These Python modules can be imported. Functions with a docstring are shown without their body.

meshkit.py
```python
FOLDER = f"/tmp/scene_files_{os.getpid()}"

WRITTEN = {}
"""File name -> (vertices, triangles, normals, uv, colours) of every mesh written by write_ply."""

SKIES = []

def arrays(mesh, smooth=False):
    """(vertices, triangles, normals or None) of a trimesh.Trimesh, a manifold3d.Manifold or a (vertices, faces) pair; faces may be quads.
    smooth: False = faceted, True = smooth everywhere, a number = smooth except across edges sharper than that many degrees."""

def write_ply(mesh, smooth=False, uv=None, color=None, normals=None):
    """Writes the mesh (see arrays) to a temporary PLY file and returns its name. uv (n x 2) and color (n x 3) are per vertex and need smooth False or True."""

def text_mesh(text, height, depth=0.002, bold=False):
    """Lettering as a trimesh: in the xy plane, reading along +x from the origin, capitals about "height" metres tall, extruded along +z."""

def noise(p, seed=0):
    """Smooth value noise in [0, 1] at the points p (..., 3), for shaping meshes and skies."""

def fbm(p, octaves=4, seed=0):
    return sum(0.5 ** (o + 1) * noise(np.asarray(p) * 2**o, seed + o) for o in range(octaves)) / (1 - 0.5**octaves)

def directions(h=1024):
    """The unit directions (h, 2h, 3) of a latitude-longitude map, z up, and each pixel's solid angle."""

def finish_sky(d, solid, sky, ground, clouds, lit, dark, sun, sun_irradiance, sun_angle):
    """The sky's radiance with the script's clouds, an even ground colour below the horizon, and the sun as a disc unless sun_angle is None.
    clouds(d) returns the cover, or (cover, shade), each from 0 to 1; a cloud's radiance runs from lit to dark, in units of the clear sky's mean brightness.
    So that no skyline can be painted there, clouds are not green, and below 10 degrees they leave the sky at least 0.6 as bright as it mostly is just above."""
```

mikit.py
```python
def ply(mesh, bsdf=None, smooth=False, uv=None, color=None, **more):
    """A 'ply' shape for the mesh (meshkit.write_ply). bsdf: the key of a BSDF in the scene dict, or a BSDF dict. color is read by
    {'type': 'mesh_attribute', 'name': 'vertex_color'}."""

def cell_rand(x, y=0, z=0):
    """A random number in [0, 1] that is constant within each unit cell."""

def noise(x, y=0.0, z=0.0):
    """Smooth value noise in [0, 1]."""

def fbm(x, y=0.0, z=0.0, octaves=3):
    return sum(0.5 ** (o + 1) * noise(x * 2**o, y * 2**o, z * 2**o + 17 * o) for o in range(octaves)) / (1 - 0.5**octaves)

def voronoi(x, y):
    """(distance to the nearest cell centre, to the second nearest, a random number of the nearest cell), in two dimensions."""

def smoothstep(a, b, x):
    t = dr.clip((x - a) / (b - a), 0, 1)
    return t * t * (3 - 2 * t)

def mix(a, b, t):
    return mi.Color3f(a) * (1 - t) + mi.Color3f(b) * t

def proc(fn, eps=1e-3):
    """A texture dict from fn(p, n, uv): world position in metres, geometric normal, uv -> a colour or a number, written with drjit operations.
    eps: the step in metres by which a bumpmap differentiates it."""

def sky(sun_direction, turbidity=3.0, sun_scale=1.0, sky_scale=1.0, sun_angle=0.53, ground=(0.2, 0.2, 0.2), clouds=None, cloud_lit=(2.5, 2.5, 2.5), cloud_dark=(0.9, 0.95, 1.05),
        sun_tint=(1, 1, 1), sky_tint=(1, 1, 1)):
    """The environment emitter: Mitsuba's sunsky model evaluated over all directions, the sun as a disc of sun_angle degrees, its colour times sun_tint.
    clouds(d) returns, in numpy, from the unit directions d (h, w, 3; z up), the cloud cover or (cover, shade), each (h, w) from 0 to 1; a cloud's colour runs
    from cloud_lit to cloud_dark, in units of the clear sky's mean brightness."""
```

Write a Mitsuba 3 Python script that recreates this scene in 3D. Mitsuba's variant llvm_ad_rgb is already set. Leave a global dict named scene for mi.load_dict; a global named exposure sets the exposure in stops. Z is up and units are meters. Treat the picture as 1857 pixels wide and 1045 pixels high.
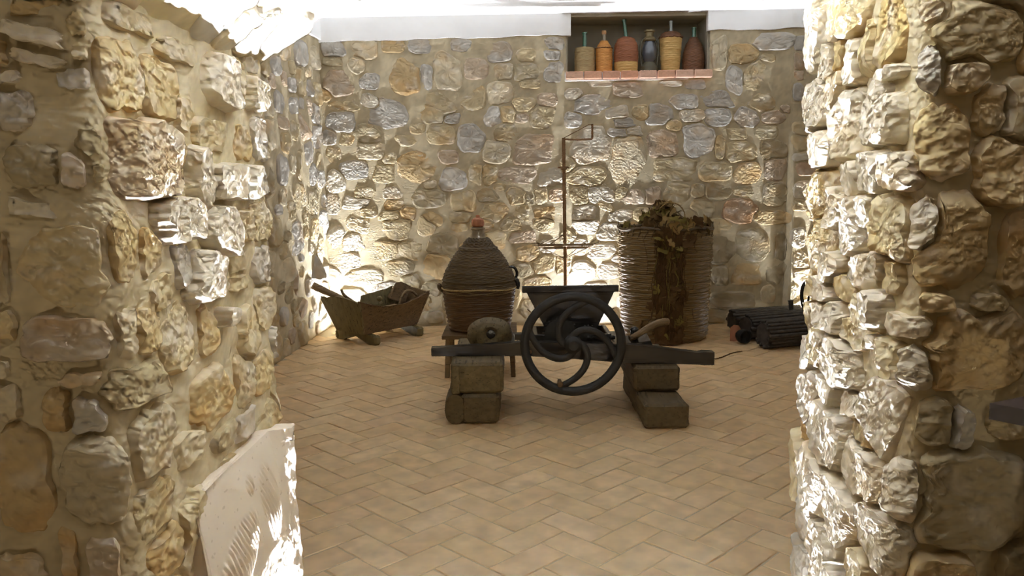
import math, random
import numpy as np, trimesh, manifold3d
import drjit as dr, mitsuba as mi
import mikit, meshkit
from mikit import proc, noise, fbm, smoothstep, mix, cell_rand

T = mi.ScalarTransform4f
scene, labels = {}, {}
V = lambda *a: np.array(a, float)

# ------------------------------------------------------------------ camera, light, exposure
exposure = -0.22
PITCH, ROLL = math.radians(7.8), 0.012
EYE = V(0, 0, 1.5)
FWD = V(0, math.cos(PITCH), -math.sin(PITCH))
UP0 = V(0, math.sin(PITCH), math.cos(PITCH))
CAM_UP = V(1, 0, 0) * math.sin(ROLL) + UP0 * math.cos(ROLL)
CAM_RT = V(1, 0, 0) * math.cos(ROLL) - UP0 * math.sin(ROLL)
FOCAL = 1450.0
scene['camera'] = {'type': 'perspective', 'fov_axis': 'x', 'fov': math.degrees(2 * math.atan(1857 / 2 / FOCAL)), 'near_clip': 0.05, 'far_clip': 100.0,
                   'to_world': T().look_at(origin=EYE.tolist(), target=(EYE + FWD).tolist(), up=CAM_UP.tolist())}
LAMP_COLOR, WARM = V(.935, 1.0, 1.10), V(1.0, .86, .62)
LAMPS = [  # recessed floor uplights: x, y, lens radius, lens radiance, beam intensity, beam half angle, beam lean in x and y, colour, label
    (-1.66, 7.93, .050, 2000, 42, 40, 0, -.30, LAMP_COLOR, 'recessed steel floor uplight in the back left corner, hidden behind the wooden cradle'),
    (0.70, 7.93, .050, 2000, 42, 40, 0, -.30, LAMP_COLOR, 'recessed steel floor uplight at the foot of the back wall, behind the crusher hopper'),
    (3.00, 7.80, .050, 1700, 30, 40, 0, -.20, LAMP_COLOR, 'recessed steel floor uplight by the back wall, hidden behind the right stone jamb'),
    (0.735, 2.04, .045, 260, 380, 35, 0, 0, LAMP_COLOR, 'recessed steel floor uplight at the foot of the right stone jamb'),
    (-0.680, 2.30, .022, 1000, 480, 36, .08, 0, LAMP_COLOR, 'recessed steel floor uplight at the foot of the cream slab'),
    (-1.55, 0.35, .045, 280, 3.4, 60, 0, 0, WARM, 'unseen floor uplight added in the front room to light the near wall, left of the camera'),  # added out of view to light the near left wall face
    (1.75, 0.55, .045, 300, 4.0, 60, 0, 0, WARM, 'unseen floor uplight added in the front room to light the near wall, right of the camera'),  # added out of view to brighten the near right wall face
]

# ------------------------------------------------------------------ materials
def rgb(c): return {'type': 'rgb', 'value': [float(x) for x in c]}

TONES = {'t': (.455, .37, .225), 'g': (.43, .40, .345), 'p': (.46, .365, .26), 'o': (.47, .35, .19), 'c': (.51, .435, .30),
         'd': (.33, .275, .175), 'w': (.56, .50, .39), 'r': (.40, .275, .175)}  # w also goes to lamp-lit stones, painting their light into the colour
TONE_KEYS = list(TONES)

def rock_relief(p, n, uv):
    return fbm(p.x * 60, p.y * 60, p.z * 60, 3)
def sand_relief(p, n, uv):
    return fbm(p.x * 110, p.y * 110, p.z * 110, 2)
VERTEX = {'type': 'mesh_attribute', 'name': 'vertex_color'}

def bumped(inner, fn, scale, eps=1e-3):
    return {'type': 'twosided', 'b': {'type': 'bumpmap', 'arbitrary': proc(fn, eps), 'scale': scale, 'bsdf': inner}}

scene['stone_mat'] = bumped({'type': 'diffuse', 'reflectance': VERTEX}, rock_relief, .026, 2e-3)
scene['mortar_mat'] = bumped({'type': 'diffuse', 'reflectance': VERTEX}, sand_relief, .010, 1.5e-3)

def white_color(p, n, uv):
    return mi.Color3f(.80, .795, .78) * (.97 + .06 * fbm(p.x * 6, p.y * 6, p.z * 6, 3))
scene['white_plaster'] = {'type': 'twosided', 'b': {'type': 'diffuse', 'reflectance': proc(white_color)}}

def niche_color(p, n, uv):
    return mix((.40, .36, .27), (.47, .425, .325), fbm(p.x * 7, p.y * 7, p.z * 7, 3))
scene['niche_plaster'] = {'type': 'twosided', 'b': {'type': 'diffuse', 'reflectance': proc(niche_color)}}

def tile_color(p, n, uv):
    c = mix((.55, .39, .225), (.61, .455, .285), uv.x)
    c = mix(c, (.57, .39, .255), uv.y * .5)
    st = fbm(p.x * 14, p.y * 14, uv.x * 40, 3)
    return c * (.76 + .44 * st) * mi.Color3f(1.0, .965, .87)
def tile_relief(p, n, uv): return fbm(p.x * 30, p.y * 30, 0, 2)
scene['tile_mat'] = bumped({'type': 'principled', 'base_color': proc(tile_color), 'roughness': .62, 'specular': .35}, tile_relief, .0016, 2e-3)
scene['grout_mat'] = {'type': 'twosided', 'b': {'type': 'diffuse', 'reflectance': rgb((.40, .31, .20))}}

def brick_color(p, n, uv):
    c = mix((.50, .24, .15), (.60, .33, .21), uv.x)
    return mix(c, (.62, .50, .40), uv.y * .4) * (.85 + .3 * fbm(p.x * 60, p.y * 60, p.z * 60, 2))
scene['brick_mat'] = {'type': 'twosided', 'b': {'type': 'diffuse', 'reflectance': proc(brick_color)}}

def cream_color(p, n, uv):
    c = mix((.56, .475, .385), (.62, .535, .44), fbm(p.x * 8, p.y * 8, p.z * 8, 3))
    pit = smoothstep(.74, .80, fbm(p.x * 60, p.y * 60, p.z * 60, 2))
    return mix(c, (.42, .34, .26), pit * .6)
def cream_relief(p, n, uv):
    return fbm(p.x * 40, p.y * 40, p.z * 40, 3) + .5 * noise(p.y * 160, p.z * 60, 0)
scene['cream_stone'] = bumped({'type': 'diffuse', 'reflectance': proc(cream_color)}, cream_relief, .002, 1.5e-3)

def wood_fn(dark, light, sx, sy, sz):
    def f(p, n, uv):
        g = fbm(p.x * sx, p.y * sy, p.z * sz, 4)
        crack = smoothstep(.62, .70, fbm(p.x * sx * 1.7 + 9, p.y * sy * 1.7, p.z * sz * 1.7, 3))
        return mix(mix(dark, light, g), tuple(x * .35 for x in dark), crack * .6)
    return f
def wood_mat(name, dark, light, axis, rough=.75):
    k = [45, 45, 45]; k[axis] = 5
    f = wood_fn(tuple(dark), tuple(light), *k)
    scene[name] = bumped({'type': 'principled', 'base_color': proc(f), 'roughness': rough, 'specular': .3},
                         lambda p, n, uv: fbm(p.x * k[0], p.y * k[1], p.z * k[2], 3), .003, 2e-3)
wood_mat('timber_end', (0.027, 0.019, 0.009), (0.076, 0.056, 0.028), 1)
wood_mat('timber_pale', (0.041, 0.031, 0.015), (0.117, 0.092, 0.047), 1)
wood_mat('wood_black', (00.004, 00.004, 00.004), (00.013, 00.012, 00.011), 0, 00.223)
wood_mat('wood_brown', (.055, .033, .016), (.125, .082, .040), 0)
wood_mat('wood_olive', (0.074, 0.059, 0.026), (0.148, 0.121, 0.055), 2)
wood_mat('wood_stick', (.12, .085, .047), (.24, .175, .10), 0)

def iron_color(p, n, uv): return mix((00000.002, 00000.002, 00000.002), (00000.006, 00000.006, 00000.005), fbm(p.x * 40, p.y * 40, p.z * 40, 3))
scene['iron_black'] = {'type': 'twosided', 'b': {'type': 'principled', 'base_color': proc(iron_color), 'roughness': .68, 'metallic': .15, 'specular': .3}}
def rust_color(p, n, uv): return mix((.10, .052, .022), (.20, .115, .052), fbm(p.x * 60, p.y * 60, p.z * 60, 3))
scene['iron_rust'] = {'type': 'twosided', 'b': {'type': 'principled', 'base_color': proc(rust_color), 'roughness': .8, 'specular': .3}}
def charred(p, n, uv): return mix((.018, .018, .018), (.055, .048, .042), fbm(p.x * 30, p.y * 30, p.z * 30, 3))
scene['bark_dark'] = {'type': 'twosided', 'b': {'type': 'principled', 'base_color': proc(charred), 'roughness': .8, 'specular': .25}}

def wicker_fn(a, b):
    def f(p, n, uv):
        g = noise(p.x * 25, p.y * 25, p.z * 160)
        h = fbm(p.x * 7, p.y * 7, p.z * 7, 2)
        return mix(a, b, dr.clip(g * .7 + h * .6 - .15, 0, 1))
    return f
for nm, a, b in (('wicker_brown', (0.031, 0.016, 0.007), (0.096, 0.055, 0.025)), ('wicker_dark', (0.028, 0.018, 0.006), (0.072, 0.047, 0.020)),
                 ('wicker_gold', (0.088, 0.058, 0.023), (0.182, 0.124, 0.052)), ('wicker_yellow', (.40, .24, .07), (.62, .42, .16)),
                 ('wicker_straw', (.24, .17, .075), (.42, .32, .16)), ('wicker_orange', (.44, .19, .045), (.66, .32, .09)),
                 ('wicker_red', (.16, .055, .025), (.28, .11, .05)), ('wicker_umber', (.070, .030, .014), (.17, .080, .038))):
    scene[nm] = {'type': 'twosided', 'b': {'type': 'principled', 'base_color': proc(wicker_fn(a, b)), 'roughness': .6, 'specular': .35}}

def solid(name, c, rough=.5, **k):
    scene[name] = {'type': 'twosided', 'b': {'type': 'principled', 'base_color': rgb(c), 'roughness': rough, **k}}
solid('green_glass', (.03, .11, .06), .08, specular=.6, clearcoat=.6)
solid('pale_glass', (.38, .42, .40), .08, specular=.6, clearcoat=.5)
solid('amber_glass', (.25, .20, .13), .12, specular=.6, clearcoat=.5)
solid('lantern_glass', (.045, .055, .068), .06, specular=.7, clearcoat=.8)
solid('cork', (.46, .25, .11), .8)
solid('terracotta', (.42, .18, .10), .8)
solid('steel', (.55, .55, .54), .3, metallic=.9)
solid('lantern_paint', (.075, .070, .045), .55, specular=.4)
solid('brass_dull', (.17, .13, .06), .5, metallic=.3)
solid('table_wood', (.012, .009, .010), .35, specular=.5)
solid('white_paint', (.72, .71, .68), .6)
for nm, c in (('leaf_olive', (.125, .098, .030)), ('leaf_brown', (.075, .047, .020)), ('leaf_tan', (.22, .15, .062)), ('stem_brown', (.050, .029, .013))):
    scene[nm] = {'type': 'twosided', 'b': {'type': 'diffuse', 'reflectance': rgb(c)}}
BACK_STONES = """-1.74,2.798,0.121,0.074,g;-1.745,2.671,0.11,0.037,d;-1.698,2.467,0.144,0.118,p;-1.394,2.473,0.099,0.075,g;-1.438,2.783,0.121,0.095,c;-1.151,2.831,0.109,0.063,o
-0.861,2.815,0.12,0.074,g;-1.034,2.521,0.154,0.16,o;-0.831,2.507,0.06,0.128,g;-0.611,2.557,0.126,0.181,c;-0.48,2.809,0.109,0.063,g;-0.337,2.579,0.12,0.095,p
-1.39,2.274,0.161,0.07,w,-28;-1.652,2.24,0.155,0.049,t;-1.687,2.079,0.145,0.098,g;-1.239,2.164,0.194,0.146,g;-0.756,2.211,0.221,0.145,t;-0.577,2.106,0.099,0.054,g
-0.353,2.297,0.132,0.118,t;-0.1,2.734,0.12,0.095,g;0.171,2.703,0.098,0.063,t;0.17,2.539,0.152,0.08,d;0.443,2.804,0.097,0.063,g;0.442,2.54,0.098,0.095,g
-0.048,2.548,0.098,0.085,c;-0.105,2.336,0.131,0.107,c;0.223,2.427,0.109,0.043,t;0.37,2.264,0.093,0.07,p;0.14,2.225,0.12,0.064,t;0.631,2.314,0.087,0.059,w
0.838,2.215,0.229,0.091,g;1.174,2.354,0.152,0.074,p;0.876,2.417,0.13,0.048,w;-0.164,2.111,0.099,0.097,g;-0.026,2.136,0.088,0.097,t;0.33,2.104,0.131,0.108,t
0.111,2.091,0.077,0.048,p;0.631,2.068,0.098,0.075,g;1.04,2.142,0.152,0.064,w;1.122,2.023,0.131,0.064,g;1.312,2.128,0.098,0.075,t;2.057,2.698,0.086,0.157,c
2.282,2.678,0.139,0.089,o;2.56,2.794,0.213,0.078,g;2.437,2.456,0.134,0.147,t;2.208,2.417,0.08,0.137,g;2.78,2.597,0.181,0.105,p;2.853,2.763,0.127,0.073,g
2.811,2.471,0.149,0.053,p;1.579,2.406,0.108,0.053,w;1.832,2.396,0.108,0.048,g;1.717,2.228,0.13,0.069,g;1.475,2.115,0.141,0.096,g;1.8,2.094,0.119,0.059,w
2.051,2.25,0.178,0.085,g;2.044,2.08,0.119,0.091,g;2.341,2.075,0.119,0.096,g;2.482,2.212,0.14,0.096,t;2.833,2.307,0.118,0.079,g;2.758,2.144,0.086,0.043,p
2.93,2.141,0.048,0.048,w;2.61,2.072,0.118,0.064,p;2.911,1.934,0.118,0.107,t;-1.419,1.786,0.212,0.077,c;-1.784,1.763,0.078,0.082,t;-1.594,1.607,0.146,0.094,g
-1.276,1.564,0.123,0.088,t;-1.22,1.718,0.073,0.06,t;-0.911,1.626,0.206,0.148,o;-1.053,1.89,0.111,0.054,t;-0.691,1.94,0.133,0.087,t;-0.63,1.721,0.106,0.066,p
-0.388,1.909,0.127,0.13,g;-0.579,1.501,0.139,0.11,g;-0.339,1.542,0.083,0.11,t;-1.502,1.362,0.124,0.067,t;-1.607,1.274,0.203,0.067,w;-1.198,1.37,0.095,0.061,w
-1.185,1.247,0.107,0.05,o;-0.846,1.31,0.162,0.089,d;-0.478,1.267,0.123,0.117,t;-1.058,1.162,0.084,0.073,o;-1.441,1.177,0.113,0.056,t;-1.245,1.136,0.124,0.05,t
-0.813,1.098,0.112,0.078,o;-0.514,1.123,0.112,0.067,t;-1.767,1.487,0.09,0.111,w;-1.805,1.265,0.09,0.1,w;-0.141,1.769,0.127,0.104,c;0.245,1.781,0.259,0.136,p
-0.028,1.958,0.149,0.092,d;-0.228,1.535,0.106,0.099,t;0.105,1.531,0.211,0.082,p;0.382,1.528,0.138,0.104,w;0.795,1.812,0.225,0.173,w;0.768,1.512,0.198,0.093,t
1.18,1.671,0.186,0.228,c;1.068,1.943,0.131,0.054,g;1.232,1.952,0.12,0.048,w;-0.237,1.331,0.117,0.072,d;0.053,1.322,0.095,0.094,t;0.192,1.288,0.056,0.055,d
0.297,1.309,0.072,0.083,t;0.464,1.323,0.089,0.066,p;-0.178,1.164,0.151,0.1,t;0.101,1.15,0.123,0.083,t;0.341,1.142,0.134,0.072,o;0.685,1.321,0.089,0.099,t
0.907,1.318,0.122,0.083,w;1.116,1.343,0.077,0.055,t;1.238,1.304,0.132,0.072,p;0.962,1.207,0.122,0.044,t,-35;1.085,1.112,0.144,0.061,w;0.741,1.143,0.122,0.083,w
1.322,1.12,0.088,0.072,t;1.533,1.818,0.191,0.13,p;1.86,1.835,0.152,0.156,g;2.083,1.778,0.049,0.113,t;2.285,1.738,0.152,0.097,t;2.237,1.911,0.119,0.054,t
2.534,1.923,0.108,0.064,d;2.61,1.75,0.124,0.097,d;2.888,1.822,0.14,0.118,t;1.63,1.567,0.235,0.12,t;2.045,1.54,0.153,0.093,t;2.356,1.531,0.125,0.103,o
2.637,1.566,0.103,0.114,p;2.866,1.677,0.119,0.043,w;2.914,1.568,0.097,0.07,r;1.65,1.326,0.137,0.115,t;1.874,1.357,0.071,0.066,d;2.082,1.349,0.126,0.093,d
2.334,1.346,0.104,0.049,d;2.629,1.315,0.114,0.115,d;2.301,1.154,0.159,0.121,r;2.588,1.08,0.197,0.066,o;1.927,1.169,0.115,0.099,d;2.905,1.35,0.109,0.087,w
2.884,1.203,0.109,0.055,t;1.43,1.312,0.088,0.088,p;1.791,1.105,0.121,0.066,t;-1.182,1.007,0.158,0.118,t;-0.853,1.043,0.096,0.112,t;-0.706,0.844,0.152,0.113,d
-1.019,0.78,0.136,0.096,t;-0.763,0.607,0.142,0.136,o;-1.33,0.782,0.159,0.096,t;-1.149,0.599,0.148,0.085,d;-1.623,0.87,0.17,0.085,w;-1.791,0.928,0.097,0.113,w
-1.716,0.672,0.171,0.085,w;-1.522,0.511,0.183,0.086,c;-1.865,0.531,0.097,0.114,w;-1.04,0.456,0.114,0.086,d;-0.842,0.386,0.102,0.08,d;-1.298,0.389,0.148,0.069,g
-0.903,0.237,0.114,0.086,t;-0.821,0.092,0.103,0.064,d;-0.646,0.264,0.085,0.115,d;-0.292,1.026,0.112,0.089,t;-0.182,0.885,0.146,0.09,t;0.016,1.051,0.123,0.089,t
0.127,0.91,0.157,0.062,p;0.323,1.047,0.1,0.084,t;0.181,0.741,0.123,0.096,o;0.095,0.572,0.135,0.085,d;0.321,0.626,0.135,0.096,t;0.263,0.428,0.135,0.074,o
0.176,0.172,0.136,0.098,d;0.007,0.259,0.091,0.109,t;0.35,0.807,0.09,0.062,w;-0.327,0.632,0.169,0.125,d;-0.389,0.348,0.17,0.126,t;-0.164,0.174,0.136,0.103,d
0.769,1.004,0.145,0.072,w;0.98,0.957,0.122,0.084,w;0.685,0.803,0.089,0.084,w;0.908,0.762,0.145,0.073,w;0.73,0.566,0.146,0.096,w;0.976,0.553,0.112,0.079,w
0.854,0.339,0.18,0.097,w;0.574,0.905,0.078,0.073,t;0.528,0.625,0.09,0.096,t;0.967,0.092,0.147,0.069,w;1.191,0.251,0.112,0.114,w;1.192,0.05,0.101,0.057,w
1.242,0.843,0.133,0.101,w;0.516,0.255,0.147,0.114,t;0.628,0.065,0.158,0.069,t;2.069,0.991,0.154,0.083,t;2.118,0.779,0.138,0.145,d;2.426,0.804,0.154,0.15,d
2.707,0.774,0.099,0.145,d;2.368,0.514,0.194,0.101,o;2.66,0.539,0.127,0.124,d;2.852,0.883,0.088,0.094,w;2.887,0.661,0.077,0.089,c;2.124,0.499,0.1,0.096,d
2.253,0.243,0.223,0.085,d;2.601,0.314,0.072,0.102,c;2.804,0.352,0.133,0.096,t;2.089,0.09,0.145,0.074,d;2.413,0.088,0.145,0.074,d;2.702,0.086,0.133,0.074,d
2.921,0.17,0.122,0.091,t;1.518,0.896,0.166,0.123,d;1.522,0.616,0.167,0.124,d;1.526,0.334,0.168,0.125,d;1.824,0.838,0.133,0.112,d;1.801,0.558,0.133,0.124,t
1.806,0.275,0.145,0.125,d;1.529,0.094,0.157,0.08,d;1.81,0.058,0.123,0.069,d;-1.045,0.266,0.126,0.092,d;-1.079,0.094,0.103,0.069,t;-1.361,0.211,0.137,0.081,d
-1.645,0.3,0.149,0.092,c;-1.822,0.185,0.104,0.093,w;-1.595,0.097,0.15,0.075,t;-1.309,0.078,0.115,0.07,d"""
LEFT_STONES = """-0.101,1.828,0.066,0.018,o;-0.105,1.78,0.069,0.02,w,-14;-0.101,1.734,0.054,0.015,w,-14;-0.171,1.748,0.017,0.032,o;-0.021,1.797,0.025,0.032,t;-0.019,1.749,0.021,0.022,t
-0.031,1.699,0.04,0.025,g;-0.162,1.643,0.044,0.045,g;-0.167,1.7,0.033,0.018,w;-0.015,1.577,0.036,0.031,d;-0.048,1.527,0.025,0.038,g;-0.001,1.522,0.015,0.025,d
-0.143,1.454,0.062,0.019,w,-10;-0.09,1.339,0.095,0.083,t;-0.209,1.339,0.019,0.072,d;-0.083,1.197,0.09,0.047,p;-0.214,1.224,0.026,0.033,t;-0.234,1.133,0.026,0.025,c
-0.065,1.113,0.044,0.018,o;-0.231,1.069,0.038,0.043,c;-0.125,1.05,0.029,0.048,o;-0.06,1.04,0.038,0.039,g;-0.209,0.907,0.056,0.105,o;-0.242,0.703,0.063,0.046,t
-0.126,0.744,0.018,0.07,o;-0.055,0.731,0.034,0.058,p;-0.13,1.536,0.053,0.042,d;-0.057,0.897,0.067,0.084,c;-0.232,1.784,0.052,0.04,g;-0.25,1.703,0.052,0.041,t
-0.251,1.6,0.058,0.052,g;-0.272,1.496,0.053,0.042,t;-0.284,1.389,0.059,0.054,c;-0.285,1.269,0.054,0.055,t;-0.297,1.158,0.055,0.045,o;-0.309,1.045,0.055,0.046,g
-0.321,0.93,0.056,0.058,t;-0.334,0.8,0.068,0.059,c;0.1,1.712,0.08,0.073,o;0.277,1.704,0.086,0.069,o;0.18,1.835,0.128,0.025,t;0.398,1.806,0.13,0.026,t
0.179,1.551,0.163,0.08,p;0.39,1.658,0.052,0.044,t;0.662,1.767,0.109,0.068,w;0.924,1.761,0.074,0.05,w;0.796,1.782,0.066,0.063,t;0.57,1.621,0.117,0.043,t
0.325,1.552,0.055,0.064,t;0.838,1.612,0.079,0.052,o;0.629,1.5,0.133,0.05,w;0.828,1.5,0.069,0.052,w;0.44,1.501,0.055,0.081,w;0.303,1.417,0.109,0.053,w
0.566,1.37,0.103,0.072,w;0.806,1.37,0.088,0.048,t;0.473,1.27,0.124,0.064,w;0.062,1.375,0.055,0.071,o;0.164,1.349,0.047,0.057,o;0.129,1.186,0.056,0.051,o
0.042,1.193,0.032,0.055,c;0.331,1.307,0.044,0.057,g;0.281,1.141,0.09,0.079,t;0.466,1.121,0.051,0.073,o;0.572,1.139,0.036,0.029,w;0.723,1.277,0.082,0.044,t
0.721,1.214,0.073,0.025,t;0.069,1.08,0.124,0.043,d;0.79,1.05,0.098,0.081,t;0.916,1.105,0.087,0.068,t;0.474,0.941,0.157,0.076,o;0.705,0.929,0.069,0.082,c
0.904,0.91,0.109,0.068,o;1.045,0.823,0.073,0.09,t;0.131,0.937,0.088,0.074,c;0.323,0.864,0.09,0.045,c;0.542,0.817,0.08,0.038,d;0.697,0.799,0.101,0.041,g
0.912,0.758,0.121,0.052,t;0.112,0.789,0.087,0.065,t;0.145,0.678,0.081,0.055,o;0.305,0.656,0.096,0.093,t;0.58,0.66,0.168,0.09,t;0.869,0.582,0.162,0.102,g
0.47,0.519,0.153,0.072,t;0.782,0.402,0.172,0.083,w;1.029,0.443,0.098,0.109,w;0.955,1.634,0.076,0.068,g;0.953,1.379,0.088,0.068,t;0.929,1.243,0.076,0.058,g
1.058,0.97,0.073,0.054,g;0.984,1.862,0.088,0.037,g;1.031,0.636,0.085,0.072,c;1.04,0.32,0.087,0.11,w"""
RIGHT_STONES = """-0.007,1.813,0.03,0.021,w;-0.094,1.774,0.082,0.059,t;-0.009,1.705,0.022,0.047,g;-0.071,1.686,0.035,0.034,o;-0.035,1.562,0.051,0.072,o;-0.153,1.501,0.047,0.064,o
-0.188,1.622,0.037,0.06,t;-0.128,1.623,0.033,0.047,t;-0.063,1.361,0.065,0.097,o;-0.206,1.336,0.036,0.083,o;-0.133,1.14,0.108,0.077,o;-0.056,0.988,0.039,0.048,d
-0.109,0.976,0.021,0.043,g;-0.221,0.977,0.051,0.029,t;-0.139,0.814,0.108,0.101,d;-0.09,0.653,0.064,0.043,o;-0.264,0.676,0.047,0.045,d;-0.154,1.237,0.036,0.021,t
-0.041,1.242,0.029,0.023,t;-0.239,1.739,0.054,0.053,o;-0.281,1.621,0.055,0.054,t;-0.27,1.491,0.05,0.06,g;-0.293,1.347,0.045,0.068,t;-0.306,1.175,0.057,0.058,o
-0.318,1.035,0.058,0.059,c;-0.33,0.879,0.07,0.073,t;0.811,1.912,0.088,0.113,w;0.528,1.905,0.158,0.057,t;0.209,1.815,0.104,0.08,o;0.676,1.807,0.06,0.061,w
0.565,1.813,0.055,0.049,o;0.428,1.773,0.058,0.055,w;0.324,1.791,0.052,0.065,t;0.15,1.716,0.058,0.017,w;0.783,1.703,0.16,0.074,w;0.565,1.721,0.066,0.053,w
0.471,1.624,0.112,0.087,w;0.238,1.638,0.08,0.07,w;0.127,1.618,0.05,0.052,w;0.722,1.571,0.121,0.054,w;0.252,1.501,0.09,0.051,w;0.081,1.504,0.082,0.039,w
0.428,1.481,0.108,0.055,w;0.725,1.44,0.142,0.076,o;0.111,1.386,0.1,0.068,t;0.363,1.38,0.093,0.076,w;0.499,1.416,0.079,0.06,w;0.255,1.418,0.058,0.043,w
0.696,1.305,0.14,0.076,o;-0.02,1.394,0.036,0.059,w;0.525,1.245,0.082,0.05,w;0.414,1.215,0.109,0.033,t;0.273,1.267,0.073,0.047,w;0.179,1.297,0.05,0.034,w
0.582,1.177,0.104,0.042,w;0.802,1.171,0.098,0.046,t;0.094,1.282,0.049,0.04,t;0.234,1.184,0.091,0.041,t;0.504,1.12,0.152,0.05,w;0.812,1.058,0.092,0.047,t
0.348,1.113,0.093,0.038,t;0.14,1.202,0.045,0.041,w;0.017,1.185,0.071,0.025,w;0.165,1.116,0.058,0.017,w;0.665,1.003,0.113,0.054,t;0.821,0.943,0.072,0.057,g
0.449,1.019,0.145,0.075,w;0.086,1.096,0.085,0.047,t;-0.011,1.098,0.038,0.045,w;0.097,0.981,0.123,0.072,w,-62;0.318,0.929,0.092,0.032,w;0.241,0.883,0.085,0.037,t
0.772,0.825,0.097,0.09,g;0.611,0.763,0.134,0.084,w;0.439,0.796,0.078,0.066,w;0.205,0.8,0.132,0.07,w;0.007,0.826,0.046,0.069,w;0.642,0.593,0.152,0.099,w
0.754,0.46,0.084,0.107,g;0.338,0.632,0.153,0.075,w;0.097,0.697,0.118,0.066,w;0.185,0.567,0.09,0.057,t;0.711,0.299,0.068,0.073,g;0.512,0.467,0.136,0.076,w"""

# ------------------------------------------------------------------ naming helpers
def numbered(key):
    if key not in scene and key not in labels: return key
    k = 1
    while f'{key}_{k:03d}' in scene or f'{key}_{k:03d}' in labels: k += 1
    return f'{key}_{k:03d}'
def put(name, mesh, mat, parent=None, label=None, smooth=30, uv=None, kind=None, **more):
    key = numbered((parent + '__' if parent else '') + name)
    scene[key] = mikit.ply(mesh, mat, smooth=smooth, uv=uv, **more)
    if label or kind:
        labels.setdefault(key, {})
        if label: labels[key]['label'] = label
        if kind: labels[key]['kind'] = kind
    return key
def thing(name, label, cat, group=None, kind=None):
    key = numbered(name)
    labels[key] = {'label': label, 'category': cat}
    if group: labels[key]['group'] = group
    if kind: labels[key]['kind'] = kind
    return key
def reuse(src, key, m):
    key = numbered(key); scene[key] = {**scene[src], 'to_world': m}
    return key

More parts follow.
